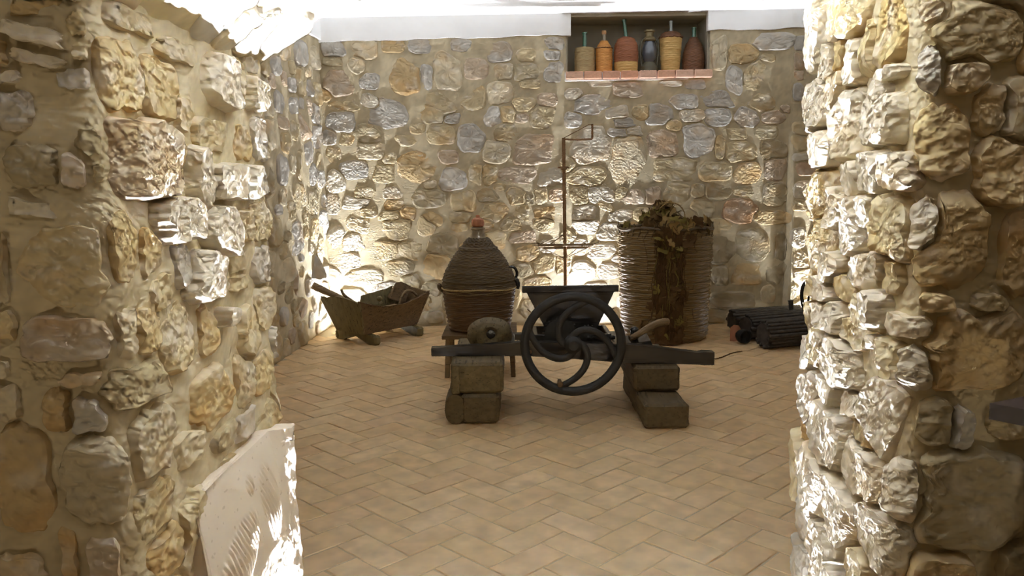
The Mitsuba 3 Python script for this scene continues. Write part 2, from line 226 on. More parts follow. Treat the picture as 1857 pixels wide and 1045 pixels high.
# ------------------------------------------------------------------ shape helpers
def merge(ms):
    return trimesh.util.concatenate(ms)
def box(c, size, bevel=.004, R=None):
    """A box with chamfered edges."""
    sx, sy, sz = np.array(size, float) / 2
    b = min(bevel, .45 * min(sx, sy, sz) * 2)
    pts = []
    for x in (-1, 1):
        for y in (-1, 1):
            for z in (-1, 1):
                pts += [(x * (sx - b), y * (sy - b), z * sz), (x * (sx - b), y * sy, z * (sz - b)), (x * sx, y * (sy - b), z * (sz - b))]
    m = trimesh.convex.convex_hull(np.array(pts))
    v = np.array(m.vertices)
    if R is not None: v = v @ np.array(R).T
    return trimesh.Trimesh(v + np.array(c, float), m.faces, process=False)
def hull(pts):
    return trimesh.convex.convex_hull(np.array(pts, float))
def rot(axis, a):
    return trimesh.transformations.rotation_matrix(a, axis)[:3, :3]
def beam(p, q, w, h, bevel=.004, up=(0, 0, 1)):
    """A rectangular bar from p to q: w across, h along up."""
    p, q = np.array(p, float), np.array(q, float)
    d = q - p; L = np.linalg.norm(d); d /= L
    s = np.cross(d, up); s /= np.linalg.norm(s); u = np.cross(s, d)
    return box((p + q) / 2, (L, w, h), bevel, np.stack([d, s, u], 1))
def tube(pts, rad, n=10, closed=False, caps=True):
    p = np.array(pts, float); m = len(p)
    rad = np.broadcast_to(np.array(rad, float), (m,))
    t = (np.roll(p, -1, 0) - np.roll(p, 1, 0)) if closed else np.gradient(p, axis=0)
    t /= np.linalg.norm(t, axis=1, keepdims=True) + 1e-12
    a = np.cross(t[0], (0, 0, 1) if abs(t[0][2]) < .9 else (1, 0, 0)); a /= np.linalg.norm(a)
    A = []
    for i in range(m):
        a = a - t[i] * (a @ t[i]); a /= np.linalg.norm(a) + 1e-12; A.append(a)
    A = np.array(A); B = np.cross(t, A)
    th = np.arange(n) * 2 * np.pi / n
    v = p[:, None] + rad[:, None, None] * (np.cos(th)[None, :, None] * A[:, None] + np.sin(th)[None, :, None] * B[:, None])
    v = v.reshape(-1, 3); f = []
    K = m if closed else m - 1
    for i in range(K):
        for j in range(n):
            a0, a1 = i * n + j, i * n + (j + 1) % n
            b0, b1 = ((i + 1) % m) * n + j, ((i + 1) % m) * n + (j + 1) % n
            f += [(a0, a1, b1), (a0, b1, b0)]
    if caps and not closed:
        v = np.vstack([v, p[0], p[-1]])
        for j in range(n):
            f += [(len(v) - 2, (j + 1) % n, j), (len(v) - 1, (m - 1) * n + j, (m - 1) * n + (j + 1) % n)]
    return trimesh.Trimesh(v, np.array(f), process=False)
def curve(pts, n=24):
    """A smooth curve through the points."""
    from scipy.interpolate import CubicSpline
    p = np.array(pts, float)
    d = np.r_[0, np.cumsum(np.linalg.norm(np.diff(p, axis=0), axis=1))]
    return CubicSpline(d, p)(np.linspace(0, d[-1], n))
def lathe(prof, n=40, c=(0, 0, 0), R=None):
    prof = np.array(prof, float)
    th = np.arange(n) * 2 * np.pi / n
    v = np.stack([prof[:, None, 0] * np.cos(th), prof[:, None, 0] * np.sin(th), np.broadcast_to(prof[:, None, 1], (len(prof), n))], -1).reshape(-1, 3)
    f = []
    for i in range(len(prof) - 1):
        for j in range(n):
            a, b = i * n + j, i * n + (j + 1) % n
            f += [(a, b, b + n), (a, b + n, a + n)]
    if R is not None: v = v @ np.array(R).T
    m = trimesh.Trimesh(v + np.array(c, float), np.array(f), process=False)
    return m
def wicker(prof, c, stakes, row, amp, n=None, squash=1.0, jitter=.0015, seed=0):
    """A woven wall of revolution: every row of weavers goes over and under the stakes."""
    prof = np.array(prof, float)
    n = n or stakes * 4
    d = np.r_[0, np.cumsum(np.linalg.norm(np.diff(prof, axis=0), axis=1))]
    rows = max(3, int(d[-1] / row)); k = rows * 4
    s = np.linspace(0, d[-1], k + 1)
    r, z = np.interp(s, d, prof[:, 0]), np.interp(s, d, prof[:, 1])
    dr_, dz = np.gradient(r), np.gradient(z)
    L = np.hypot(dr_, dz) + 1e-9
    nr, nz = dz / L, -dr_ / L
    th = np.arange(n) * 2 * np.pi / n
    ph = s / d[-1] * rows
    i = np.floor(np.minimum(ph, rows - .001))
    hump = np.sqrt(np.clip(1 - (2 * (ph - i) - 1) ** 2, 0, 1))
    g = np.random.default_rng(seed)
    rowj = g.normal(0, jitter, rows + 1)[i.astype(int)]
    over = .5 + .5 * np.sin(stakes / 2 * th[None, :] + np.pi * i[:, None])
    disp = amp * hump[:, None] * (.25 + .75 * over) + rowj[:, None]
    rr = np.maximum(r[:, None] + nr[:, None] * disp, .001); zz = z[:, None] + nz[:, None] * disp
    v = np.stack([rr * np.cos(th), rr * np.sin(th) * squash, zz], -1).reshape(-1, 3)
    ii, jj = np.meshgrid(np.arange(k), np.arange(n), indexing='ij')
    a, b = ii * n + jj, ii * n + (jj + 1) % n
    f = np.stack([np.stack([a, b, b + n], -1), np.stack([a, b + n, a + n], -1)], 2).reshape(-1, 3)
    return trimesh.Trimesh(v + np.array(c, float), f, process=False)
def rough(m, amp, freq, seed=0, edge=.02):
    """Subdivides a mesh and pushes its vertices about with noise, as weathered wood or broken stone."""
    v, f = trimesh.remesh.subdivide_to_size(m.vertices, m.faces, edge, max_iter=9)
    m = trimesh.Trimesh(v, f); m.merge_vertices()
    nn = meshkit.fbm(m.vertices * freq + 13, 3, seed) - .5
    m.vertices = m.vertices + m.vertex_normals * (nn * 2 * amp)[:, None]
    return m

# ------------------------------------------------------------------ stone walls
def unpack(txt):
    out = []
    for it in txt.replace('\n', ';').split(';'):
        a = it.split(',')
        if len(a) >= 5: out.append((float(a[0]), float(a[1]), float(a[2]), float(a[3]), a[4].strip(), float(a[5]) if len(a) > 5 else 0.0))
    return out
def fill(seeds, lo, hi, amin, amax, tones, rng, ok=None, tries=4000, ratio=(.55, 1.0), pack=.8):
    """Adds stones where none stand yet."""
    seeds = list(seeds)
    for _ in range(tries):
        x, z = rng.uniform(lo[0], hi[0]), rng.uniform(lo[1], hi[1])
        a = rng.uniform(amin, amax); b = a * rng.uniform(*ratio)
        if ok and not ok(x, z, a, b): continue
        S = np.array([q[:4] for q in seeds]) if seeds else np.zeros((0, 4))
        if len(S) and (np.hypot((S[:, 0] - x) / (S[:, 2] + a * pack), (S[:, 1] - z) / (S[:, 3] + b * pack)).min() < 1): continue
        seeds.append((x, z, a, b, rng.choice(list(tones)), rng.normal(0, 8)))
    return seeds
def outlines(seeds, nt, gap, rng, blocky=3.2, wob=.10, reach=1.2):
    """For every stone its outline in wall coordinates, cut where a neighbour is nearer."""
    S = np.array([(q[0], q[1], q[2], q[3], math.radians(q[5])) for q in seeds])
    th = np.arange(nt) * 2 * np.pi / nt
    rs = np.linspace(.05, 1.35, 64)
    res = []
    def metric(P, s):
        d = P - s[None, :2]
        c, n = math.cos(s[4]), math.sin(s[4])
        x, y = (d[:, 0] * c + d[:, 1] * n) / s[2], (-d[:, 0] * n + d[:, 1] * c) / s[3]
        return (np.abs(x) ** blocky + np.abs(y) ** blocky) ** (1 / blocky)
    for i, s in enumerate(S):
        c, n = math.cos(s[4]), math.sin(s[4])
        shape = (np.abs(np.cos(th)) ** blocky + np.abs(np.sin(th)) ** blocky) ** (-1 / blocky)
        ex, ey = s[2] * np.cos(th) * shape, s[3] * np.sin(th) * shape
        dx, dy = ex * c - ey * n, ex * n + ey * c
        P = np.stack([s[0] + rs[:, None] * dx, s[1] + rs[:, None] * dy], -1)
        lim = np.full(nt, reach)
        near = [j for j in range(len(S)) if j != i and abs(S[j, 0] - s[0]) < max(S[j, 2:4]) + max(s[2:4]) and abs(S[j, 1] - s[1]) < max(S[j, 2:4]) + max(s[2:4])]
        if near:
            M = np.min([metric(P.reshape(-1, 2), S[j]) for j in near], axis=0).reshape(len(rs), nt)
            bad = M < rs[:, None]
            first = np.where(bad.any(0), rs[bad.argmax(0)], 1.5)
            lim = np.minimum(lim, first)
        off = rng.uniform(0, 100, 3)
        circ = np.stack([np.cos(th) * 1.1, np.sin(th) * 1.1, 0 * th], -1) + off
        w = 1 + wob * 2 * (meshkit.fbm(circ * 3.4, 5) - .5)
        ln = np.hypot(dx, dy)
        lim = lim * w
        lim = .7 * lim + .15 * (np.roll(lim, 1) + np.roll(lim, -1))
        lim = np.maximum(lim - gap / np.maximum(ln, 1e-6), .22)
        res.append((s[:2], np.stack([lim * dx, lim * dy], -1)))
    return res
RING = {9: [.26, .48, .66, .80, .90, .97, 1.0, 1.03, 1.08], 6: [.45, .75, .92, .98, 1.03, 1.08],
        24: [.05, .11, .17, .23, .29, .35, .41, .47, .53, .59, .64, .69, .74, .78, .82, .86, .90, .93, .96, .98, 1.0, 1.02, 1.05, 1.1],
        17: [.07, .16, .25, .34, .43, .52, .60, .67, .74, .80, .85, .90, .945, .985, 1.02, 1.06, 1.12]}
def rock_paint(pos, base, g, dark=.0):
    """Colours of one stone at its vertices: mottled, some iron stain, some pale lime."""
    o = g.uniform(0, 60, 3)
    big = meshkit.fbm(pos * 9 + o, 3); fine = meshkit.noise(pos * 75 + o)
    rust = np.clip((meshkit.fbm(pos * 6 + o + 7, 3) - .52) / .2, 0, 1)[:, None]
    lime = np.clip((meshkit.fbm(pos * 15 + o - 3, 2) - .55) / .2, 0, 1)[:, None]
    c = np.array(base) * g.uniform(.88, 1.12)
    c = c * (1 - rust * .55) + c * V(1.06, .84, .60) * rust * .55
    c = c * (1 - lime * .4) + V(.60, .55, .47) * lime * .4
    return np.clip(c * (.74 + .36 * big + .18 * fine)[:, None], .02, .9)
def lay_stones(parent, seeds, place, nt, rings, gap, h0, rng, edge=-.016, tilt=.16, wob=.10, grain=1.0, name='stone', proud=None):
    """Every stone a mesh of its own: a chipped block standing proud of the mortar. place(s, z) -> (points, outward normals)."""
    t = np.array(RING[rings])
    for (c, out), q in zip(outlines(seeds, nt, gap, rng, wob=wob), seeds):
        size = np.hypot(out[:, 0], out[:, 1]).mean()
        P = np.vstack([[c], (c + t[:, None, None] * out[None]).reshape(-1, 2)])
        tt = np.r_[0, np.repeat(t, nt)]
        rel = P - c
        hh = h0 * rng.uniform(.45, 1.45) + (proud(q) if proud else 0)
        # chipped faces: the lowest of several tilted planes
        planes = []
        for k in range(6):
            a = rng.uniform(0, 2 * np.pi)
            sl = abs(rng.normal(0, tilt)) if k == 0 else rng.uniform(.35, 1.0)
            planes.append(hh + sl * (rel @ V(math.cos(a), math.sin(a))) + (size * sl * rng.uniform(.62, 1.05) if k else 0))
        h = np.min(planes, axis=0)
        pos, nrm = place(P[:, 0], P[:, 1])
        o = rng.uniform(0, 50, 3)
        crag = np.abs(meshkit.fbm(pos * 8 + o, 3) - .5) * 2
        h = h + grain * (.012 * (meshkit.fbm(pos * V(10, 10, 13) + o, 3) - .5) + .010 * (meshkit.fbm(pos * 34 + o, 2) - .5) + .006 * (meshkit.noise(pos * 92 + o) - .5) - .012 * crag + .004)
        fall = np.clip((tt - .93) / .10, 0, 1)
        h = h - fall * (np.maximum(h, 0) * .7 + .012) - np.clip((tt - 1.02) / .06, 0, 1) * .03
        v = pos + nrm * h[:, None]
        nr = len(t)
        j = np.arange(nt); jn = (j + 1) % nt
        F = [np.stack([0 * j, 1 + j, 1 + jn], 1)]
        for r in range(nr - 1):
            a, b, a2, b2 = 1 + r * nt + j, 1 + r * nt + jn, 1 + (r + 1) * nt + j, 1 + (r + 1) * nt + jn
            F += [np.stack([a, a2, b2], 1), np.stack([a, b2, b], 1)]
        F = np.vstack(F)
        fn = np.cross(v[F[:, 1]] - v[F[:, 0]], v[F[:, 2]] - v[F[:, 0]]).sum(0)
        if fn @ nrm.mean(0) < 0: F = F[:, ::-1]
        key = numbered(parent + '__' + name)
        scene[key] = mikit.ply(trimesh.Trimesh(v, F, process=False), 'stone_mat', smooth=True, color=rock_paint(v, TONES[q[4]], rng))
def mortar_paint(v):
    big = meshkit.fbm(v * 3.1 + 4, 3); mid = meshkit.fbm(v * 14 + 8, 3); fine = meshkit.noise(v * 90)
    c = V(.42, .348, .222) * (1 - big)[:, None] + V(.50, .428, .295) * big[:, None]
    return c * (.62 + .46 * mid + .28 * fine)[:, None]
def sheet(s, z, place, amp, keep=None, freq=9, seed=0, offset=0.0):
    """A mortar surface as a grid over (s, z), lumpy."""
    S, Z = np.meshgrid(s, z, indexing='ij')
    pos, nrm = place(S.ravel(), Z.ravel())
    d = amp * 2 * (meshkit.fbm(pos * freq + 5, 4, seed) - .5) + amp * 1.2 * (meshkit.fbm(pos * 2.2 + 9, 2, seed) - .5) + offset
    v = pos + nrm * d[:, None]
    n, m = S.shape
    i, j = np.meshgrid(np.arange(n - 1), np.arange(m - 1), indexing='ij')
    a = (i * m + j).ravel()
    quads = np.stack([a, a + 1, a + m + 1, a + m], 1)
    if keep is not None:
        cs, cz = S.ravel()[quads].mean(1), Z.ravel()[quads].mean(1)
        quads = quads[keep(cs, cz)]
    F = np.vstack([quads[:, [0, 1, 2]], quads[:, [0, 2, 3]]])
    fn = np.cross(v[F[:, 1]] - v[F[:, 0]], v[F[:, 2]] - v[F[:, 0]])
    if (fn * nrm[F[:, 0]]).sum() < 0: F = F[:, ::-1]
    return trimesh.Trimesh(v, F, process=False)
def wrap(P0, da, db, dc, thick, side, r=.07):
    """Maps (s, z) onto a wall end seen in plan: face, rounded corner at s = 0, jamb, rounded corner at s = thick, other face."""
    P0, da, db, dc = (np.array(x, float) for x in (P0, da, db, dc))
    P1 = P0 + thick * db
    def line(s):
        s = s[:, None]
        return np.where(s < 0, P0 + s * da, np.where(s < thick, P0 + s * db, P1 + (s - thick) * dc))
    def xy(s):
        p = line(s)
        for s0, c in ((0, P0), (thick, P1)):
            k = np.abs(s - s0) < r
            if k.any():
                u = ((s[k] - s0 + r) / (2 * r))[:, None]
                A, B = line(np.array([s0 - r])), line(np.array([s0 + r]))
                p[k] = (1 - u) ** 2 * A + 2 * u * (1 - u) * c + u ** 2 * B
        return p
    def place(s, z):
        s = np.asarray(s, float)
        p = xy(s); t = xy(s + 1e-3) - xy(s - 1e-3)
        t /= np.linalg.norm(t, axis=1, keepdims=True)
        n = np.c_[t[:, 1], -t[:, 0]] if side > 0 else np.c_[-t[:, 1], t[:, 0]]
        return np.c_[p, z], np.c_[n, 0 * s]
    return place
def flat(P0, d, n):
    P0, d, n = (np.array(x, float) for x in (P0, d, n))
    d = d / np.linalg.norm(d); n = n / np.linalg.norm(n)
    def place(s, z):
        s = np.asarray(s, float)
        p = P0[None] + s[:, None] * d
        p[:, 2] = z
        return p, np.tile(n, (len(s), 1))
    return place
def slab_mesh(lo, hi, bevel=.002):
    lo, hi = np.array(lo, float), np.array(hi, float)
    return box((lo + hi) / 2, hi - lo, bevel)

# ------------------------------------------------------------------ the setting
def wall(name, label, mesh, mat):
    scene[name] = mikit.ply(mesh, mat, smooth=True, color=mortar_paint(mesh.vertices))
    labels[name] = {'label': label, 'category': 'wall', 'kind': 'structure'}
    return name
rng = np.random.default_rng(11)
CEIL = 3.09
BK = lambda x: 8.12 - .033 * x                      # the back wall, slightly askew
_bp = flat((0, 8.12, 0), (1, -.033, 0), (-.033, -1, 0))
SHADE_STEP = 2.77                                         # added step forward right of here, shading the lower wall to its left
def back_place(s, z):
    p, n = _bp(s, z)
    u = np.clip((np.asarray(s, float) - SHADE_STEP + .02) / .04, 0, 1)[:, None]
    return p + n * .10 * u * np.clip((1.95 - np.asarray(z, float)) / .45, 0, 1)[:, None], n
SILL_Z, NX0, NX1 = 2.535, .575, 1.955               # the niche
BAND = lambda x: 2.880 + .012 * x                    # where the stones end and white plaster begins

# back wall
in_niche = lambda x, z: (x > NX0 - .02) & (x < NX1 + .02) & (z > SILL_Z - .085)
m = sheet(np.r_[np.linspace(-2.0, SHADE_STEP - .03, 190), np.linspace(SHADE_STEP - .02, SHADE_STEP + .02, 8), np.linspace(SHADE_STEP + .04, 3.2, 22)], np.linspace(-.02, 2.93, 120), back_place, .007, keep=lambda x, z: ~in_niche(x, z) & (z < BAND(x) + .03), seed=1)
wall('wall_back', 'rough rubble stone wall with pale mortar at the far end of the room', m, 'mortar_mat')
seeds = [q for q in unpack(BACK_STONES) if not (in_niche(q[0], q[1]) and q[1] > 2.5)]
ok = lambda x, z, a, b: not (NX0 - a - .03 < x < NX1 + a + .03 and z + b > SILL_Z - .10) and z + b < BAND(x) and z > .04
seeds = [(q[0], min(q[1], BAND(q[0]) - q[3] * .8), *q[2:]) for q in seeds]
seeds = fill(seeds, (-1.9, .05), (3.1, 2.83), .07, .15, 'tgdoc', rng, ok, tries=2500)[:296]
def clip_niche(q):
    x, z, a, b, t, r = q
    if z + b > SILL_Z - .09:
        if x < NX0 and x + a > NX0 - .03: a = max(.04, NX0 - .03 - x)
        if x > NX1 and x - a < NX1 + .03: a = max(.04, x - NX1 - .03)
        if NX0 - .03 < x < NX1 + .03: b = max(.03, SILL_Z - .10 - z)
    if z - b < .01: b = max(.03, z - .01)
    if abs(x - SHADE_STEP) < a + .03: x = SHADE_STEP + math.copysign(max(abs(x - SHADE_STEP), .06), x - SHADE_STEP); a = max(.045, min(a, abs(x - SHADE_STEP) - .012))
    return (x, z, a, b, t, r)
seeds = [clip_niche(q) for q in seeds]
lay_stones('wall_back', seeds, back_place, 40, 9, .007, .013, rng, tilt=.085, wob=.14, grain=.8)
# white plaster band above, cut by the niche
def band(x0, x1):
    xs = np.linspace(x0, x1, 40)
    n = V(-.033, -1, 0)
    top, bot = [], []
    v = []
    for x in xs:
        y = BK(x)
        zb = BAND(x) + .006 * math.sin(x * 7) + .004 * math.sin(x * 19)
        v += [(x, y - .022, zb), (x, y - .022, CEIL + .02), (x, y + .05, zb), (x, y + .05, CEIL + .02)]
    f = []
    for i in range(len(xs) - 1):
        a, b = 4 * i, 4 * i + 4
        f += [(a, b, b + 1), (a, b + 1, a + 1), (a + 2, b + 3, b + 2), (a + 2, a + 3, b + 3), (a, a + 2, b + 2), (a, b + 2, b), (a + 1, b + 3, a + 3), (a + 1, b + 1, b + 3)]
    e = 4 * (len(xs) - 1)
    f += [(0, 1, 3), (0, 3, 2), (e, e + 3, e + 1), (e, e + 2, e + 3)]
    return trimesh.Trimesh(np.array(v), np.array(f), process=False)
put('plaster_band', band(-2.0, NX0 + .03), 'white_plaster', 'wall_back', 'smooth white plaster band left of the niche')
put('plaster_band', band(NX1 - .02, 3.2), 'white_plaster', 'wall_back', 'smooth white plaster band right of the niche')
# niche: a box recess
def niche():
    x0, x1, y0, y1, z0, z1 = NX0, NX1, 8.06, 8.56, SILL_Z, CEIL + .02
    ms = [slab_mesh((x0 - .06, y0 + .06, z0 - .09), (x0, y1, z1)), slab_mesh((x1, y0 + .06, z0 - .09), (x1 + .06, y1, z1)),
          slab_mesh((x0 - .06, y1, z0 - .09), (x1 + .06, y1 + .06, z1)), slab_mesh((x0 - .06, y0 + .16, z0 - .09), (x1 + .06, y1, z0 - .004)),
          slab_mesh((x0 - .06, y0 + .05, z1 - .05), (x1 + .06, y1, z1))]
    return merge(ms)
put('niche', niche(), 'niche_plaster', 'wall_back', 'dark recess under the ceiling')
nb = 8; bw = (NX1 - NX0 + .05) / nb
sc0 = np.random.default_rng(5)
for i in range(nb):
    x = NX0 - .025 + (i + .5) * bw
    w = bw - (.006 if i not in (2, 3, 4, 5) else .014)
    b = rough(box((x, BK(x) + .07 - .028, SILL_Z - .04), (w, .22, .072), .006), .002, 30, i, .05)
    put('brick', b, 'brick_mat', 'wall_back', smooth=True, uv=np.tile([[sc0.uniform(), sc0.uniform()]], (len(b.vertices), 1)))
put('brick_joint', slab_mesh((NX0 - .03, BK(1.2) - .020, SILL_Z - .092), (NX1 + .03, BK(1.2) + .16, SILL_Z - .010)), 'white_plaster', 'wall_back', 'white mortar between the sill bricks')

# left wall of the room
left_dir = V(.05, 1, 0)
LX = lambda y: -1.885 + .05 * (y - 8.18)
left_place = flat((LX(0), 0, 0), left_dir, (1, -.05, 0))
m = sheet(np.linspace(2.3, 8.3, 200), np.linspace(-.02, 2.92, 100), left_place, .010, seed=2)
wall('wall_left', 'rubble stone wall along the left side of the room beside the cradle', m, 'mortar_mat')
seeds = fill([], (4.6, .04), (8.1, 2.80), .08, .19, 'tgdctgp', rng, lambda x, z, a, b: z + b < 2.86 and z - b > .0, tries=9000, pack=.92)[:290]
lay_stones('wall_left', seeds, left_place, 30, 9, .010, .014, rng, tilt=.14, wob=.16)
put('plaster_band', slab_mesh((-.05, 2.3, 2.88), (.0, 8.3, CEIL + .02)).apply_transform(trimesh.transformations.translation_matrix((LX(5.3) + .03, 0, 0)) @ np.eye(4)).apply_transform(
    trimesh.transformations.rotation_matrix(-math.atan(.05), (0, 0, 1), (LX(5.3), 5.3, 0))), 'white_plaster', 'wall_left', 'white plaster above the stones')
# right wall of the room (behind the right jamb)
right_place = flat((3.12, 0, 0), (0, 1, 0), (-1, 0, 0))
m = sheet(np.linspace(2.3, 8.2, 90), np.linspace(-.02, CEIL + .02, 50), right_place, .010, seed=3)
wall('wall_right', 'rubble stone wall along the right side of the room, behind the stone jamb', m, 'mortar_mat')
seeds = fill([], (2.7, .1), (8.0, 2.9), .12, .24, 'tgdoc', rng, tries=3000)[:200]
lay_stones('wall_right', seeds, right_place, 18, 6, .015, .028, rng)

# ceiling
scene['ceiling'] = mikit.ply(slab_mesh((-2.4, 2.3, CEIL), (3.3, 8.2, CEIL + .1)), 'white_plaster')
labels['ceiling'] = {'label': 'smooth white plaster ceiling of the stone room', 'category': 'ceiling', 'kind': 'structure'}

# wall with the arched opening between camera and room
Y1L, Y2L, XL = 1.56, 2.62, -.79
Y1R, XR = 1.62, .82
RD = V(.13, .91, 0); RT = float(np.linalg.norm(RD)) * 1.03; RD /= np.linalg.norm(RD)
left_end = wrap((XL, Y1L), (1, 0), (0, 1), (-1, 0), Y2L - Y1L, +1, .06)
right_end = wrap((XR, Y1R), (-1, 0), RD[:2], (1, 0), RT, -1, .06)
SPRING = 1.862
ARCH = curve([(XL - .03, SPRING - .02), (-.665, 1.965), (-.49, 2.062), (-.2, 2.165), (.15, 2.225), (.55, 2.24), (.99, 2.20), (1.05, 2.18)], 90)
arch_len = np.r_[0, np.cumsum(np.linalg.norm(np.diff(ARCH, axis=0), axis=1))]
def soffit(s, y):
    """(arc length, depth) onto the underside of the arch; the left edge has an irregular rim."""
    s = np.asarray(s, float); y = np.asarray(y, float)
    x, z = np.interp(s, arch_len, ARCH[:, 0]), np.interp(s, arch_len, ARCH[:, 1])
    e = 1e-3
    tx = np.interp(s + e, arch_len, ARCH[:, 0]) - np.interp(s - e, arch_len, ARCH[:, 0])
    tz = np.interp(s + e, arch_len, ARCH[:, 1]) - np.interp(s - e, arch_len, ARCH[:, 1])
    L = np.hypot(tx, tz) + 1e-12
    return np.c_[x, y, z], np.c_[tz / L, 0 * s, -tx / L]
s_fine = lambda a, b, st: np.arange(a, b + st / 2, st)
m1 = sheet(np.r_[s_fine(-1.75, -.5, .03), s_fine(-.48, 1.14, .011), s_fine(1.2, 2.4, .1)], s_fine(-.02, 1.93, .0125), left_end, .014, freq=14, seed=4)
m2 = sheet(np.r_[s_fine(-2.3, -.6, .03), s_fine(-.58, 1.0, .011), s_fine(1.05, 3.0, .1)], s_fine(-.02, 2.28, .0125), right_end, .013, freq=14, seed=5)
m3 = sheet(np.linspace(0, arch_len[-1], 110), np.linspace(Y1L - .03, Y2L, 60), soffit, .010, seed=6)
def spandrel(y, x0, x1, ztop, flip):
    """The wall's face above the arch."""
    xs = np.r_[x0, ARCH[:, 0], x1]; zs = np.r_[SPRING - .02, ARCH[:, 1], 2.16]
    v, f = [], []
    for x, z in zip(xs, zs): v += [(x, y, z), (x, y, ztop)]
    for i in range(len(xs) - 1): f += [(2 * i, 2 * i + 2, 2 * i + 3), (2 * i, 2 * i + 3, 2 * i + 1)]
    return trimesh.Trimesh(np.array(v, float), np.array(f), process=False)
m4, m5 = spandrel(Y1L - .004, -2.6, 3.2, CEIL, 0), spandrel(Y2L - .01, -2.4, 3.2, CEIL, 1)
wall('wall_front', 'thick rubble stone wall with an arched opening framing the view', merge([m1, m2, m4, m5]), 'mortar_mat')
seeds = [q for q in unpack(LEFT_STONES)]
ls = fill(seeds, (-1.3, .05), (1.0, 1.80), .06, .12, 'tgoc', rng, lambda x, z, a, b: z + b < 1.83 and abs(x) > a * .9, tries=2500)
nface = [i for i, q in enumerate(ls)]
lay_stones('wall_front', ls, left_end, 72, 24, .010, .013, rng, tilt=.085, wob=.22, grain=1.0, proud=lambda q: .032 if q[0] > .08 and q[4] in 'wp' and q[1] > .95 else 0)
rs_ = fill(unpack(RIGHT_STONES), (-1.3, .05), (.9, 2.2), .06, .12, 'tgow', rng, lambda x, z, a, b: abs(x) > a * .9, tries=2500)
lay_stones('wall_front', rs_, right_end, 72, 24, .007, .032, rng, tilt=.15, wob=.18, grain=1.1, proud=lambda q: .010 if q[0] > .02 and q[4] == 'w' else 0)
put_soffit = scene.__setitem__('wall_front__soffit', mikit.ply(m3, 'mortar_mat', smooth=True, color=mortar_paint(m3.vertices)))
labels['wall_front__soffit'] = {'label': 'rough stone underside of the arch'}
so = fill([], (.06, Y1L + .05), (arch_len[-1] - .1, Y2L - .05), .09, .20, 'wwcwg', rng, tries=2500, pack=.9)[:70]
lay_stones('wall_front', so, soffit, 40, 9, .012, .012, rng, tilt=.08, wob=.2)

# front room, where the camera stands
def shell():
    ms = [slab_mesh((-2.9, -2.6, -.02), (-2.75, 1.6, 2.7)), slab_mesh((2.75, -2.6, -.02), (2.9, 1.6, 2.7)), slab_mesh((-2.9, -2.75, -.02), (2.9, -2.6, 2.7))]
    return merge(ms)
scene['wall_rear'] = mikit.ply(shell(), 'mortar_mat', color=np.tile([[.5, .43, .31]], (len(shell().vertices), 1))); labels['wall_rear'] = {'label': 'plain mortar walls of the front room around the camera', 'category': 'wall', 'kind': 'structure'}
scene['ceiling_front'] = mikit.ply(slab_mesh((-2.9, -2.7, 2.65), (2.9, 1.58, 2.75)), 'white_plaster')
labels['ceiling_front'] = {'label': 'white ceiling of the front room above the camera', 'category': 'ceiling', 'kind': 'structure'}

# floor: terracotta tiles laid herringbone at 45 degrees
scene['floor'] = mikit.ply(slab_mesh((-3.0, -2.8, -.06), (3.3, 8.4, -.0035)), 'grout_mat')
labels['floor'] = {'label': 'tan terracotta tile floor laid in a herringbone pattern', 'category': 'floor', 'kind': 'structure'}
W = .150; C45 = math.cos(math.pi / 4)
def tile_mesh(cx_, cy_, lx, ly, dz, g):
    a, b = lx / 2 - .0032, ly / 2 - .0032
    k = .0035
    c = [(-a, -b), (a, -b), (a, b), (-a, b)]; c2 = [(-a + k, -b + k), (a - k, -b + k), (a - k, b - k), (-a + k, b - k)]
    j = g.normal(0, .0012, (4, 2))
    tz = dz + g.normal(0, .0006, 4)
    v = [(x + jx, y + jy, -.02) for (x, y), (jx, jy) in zip(c, j)] + [(x + jx, y + jy, z - .0022) for (x, y), (jx, jy), z in zip(c, j, tz)] + [(x + jx, y + jy, z) for (x, y), (jx, jy), z in zip(c2, j, tz)]
    v = np.array(v) + (cx_, cy_, 0)
    x, y = (v[:, 0] - v[:, 1]) * C45, (v[:, 0] + v[:, 1]) * C45
    v = np.c_[x, y + 1.13, v[:, 2]]
    f = []
    for o in (0, 4):
        for i in range(4):
            n = (i + 1) % 4
            f += [(o + i, o + n, o + n + 4), (o + i, o + n + 4, o + i + 4)]
    f += [(8, 9, 10), (8, 10, 11)]
    return trimesh.Trimesh(v, np.array(f), process=False)
tiles = []
g = np.random.default_rng(21)
for k in range(-60, 61):
    for mm in range(-16, 17):
        for (x, y, lx, ly) in ((k + 4 * mm + 1, k + .5, 2, 1), (k + 3 + 4 * mm + .5, k + 1, 1, 2)):
            px, py = (x - y) * W * C45, (x + y) * W * C45 + 1.13
            if -2.0 < px < 3.05 and 1.2 < py < 8.12 and (py > 2.5 or -.72 < px < .95) and px > LX(py) + .05:
                tiles.append((px, py, tile_mesh(x * W, y * W, lx * W, ly * W, g.normal(0, .0007), g), g.uniform(), max(0, g.normal(0, .5))))
def in_view(px, py):
    d = V(px, py, 0) - EYE; w = d @ FWD
    return abs(d @ CAM_RT / w) * FOCAL < 935 and -(d @ CAM_UP / w) * FOCAL < 535
tiles.sort(key=lambda q: (not in_view(q[0], q[1]), np.hypot(q[0], q[1])))
for i, (px, py, tm, u, w_) in enumerate(tiles[:300]):
    put('tile', tm, 'tile_mat', 'floor', smooth=False, uv=np.tile([[u, min(1, w_)]], (12, 1)))
rest = tiles[300:]
put('far_tiles', merge([q[2] for q in rest]), 'tile_mat', 'floor', smooth=False, uv=np.vstack([np.tile([[q[3], min(1, q[4])]], (12, 1)) for q in rest]), kind='stuff')

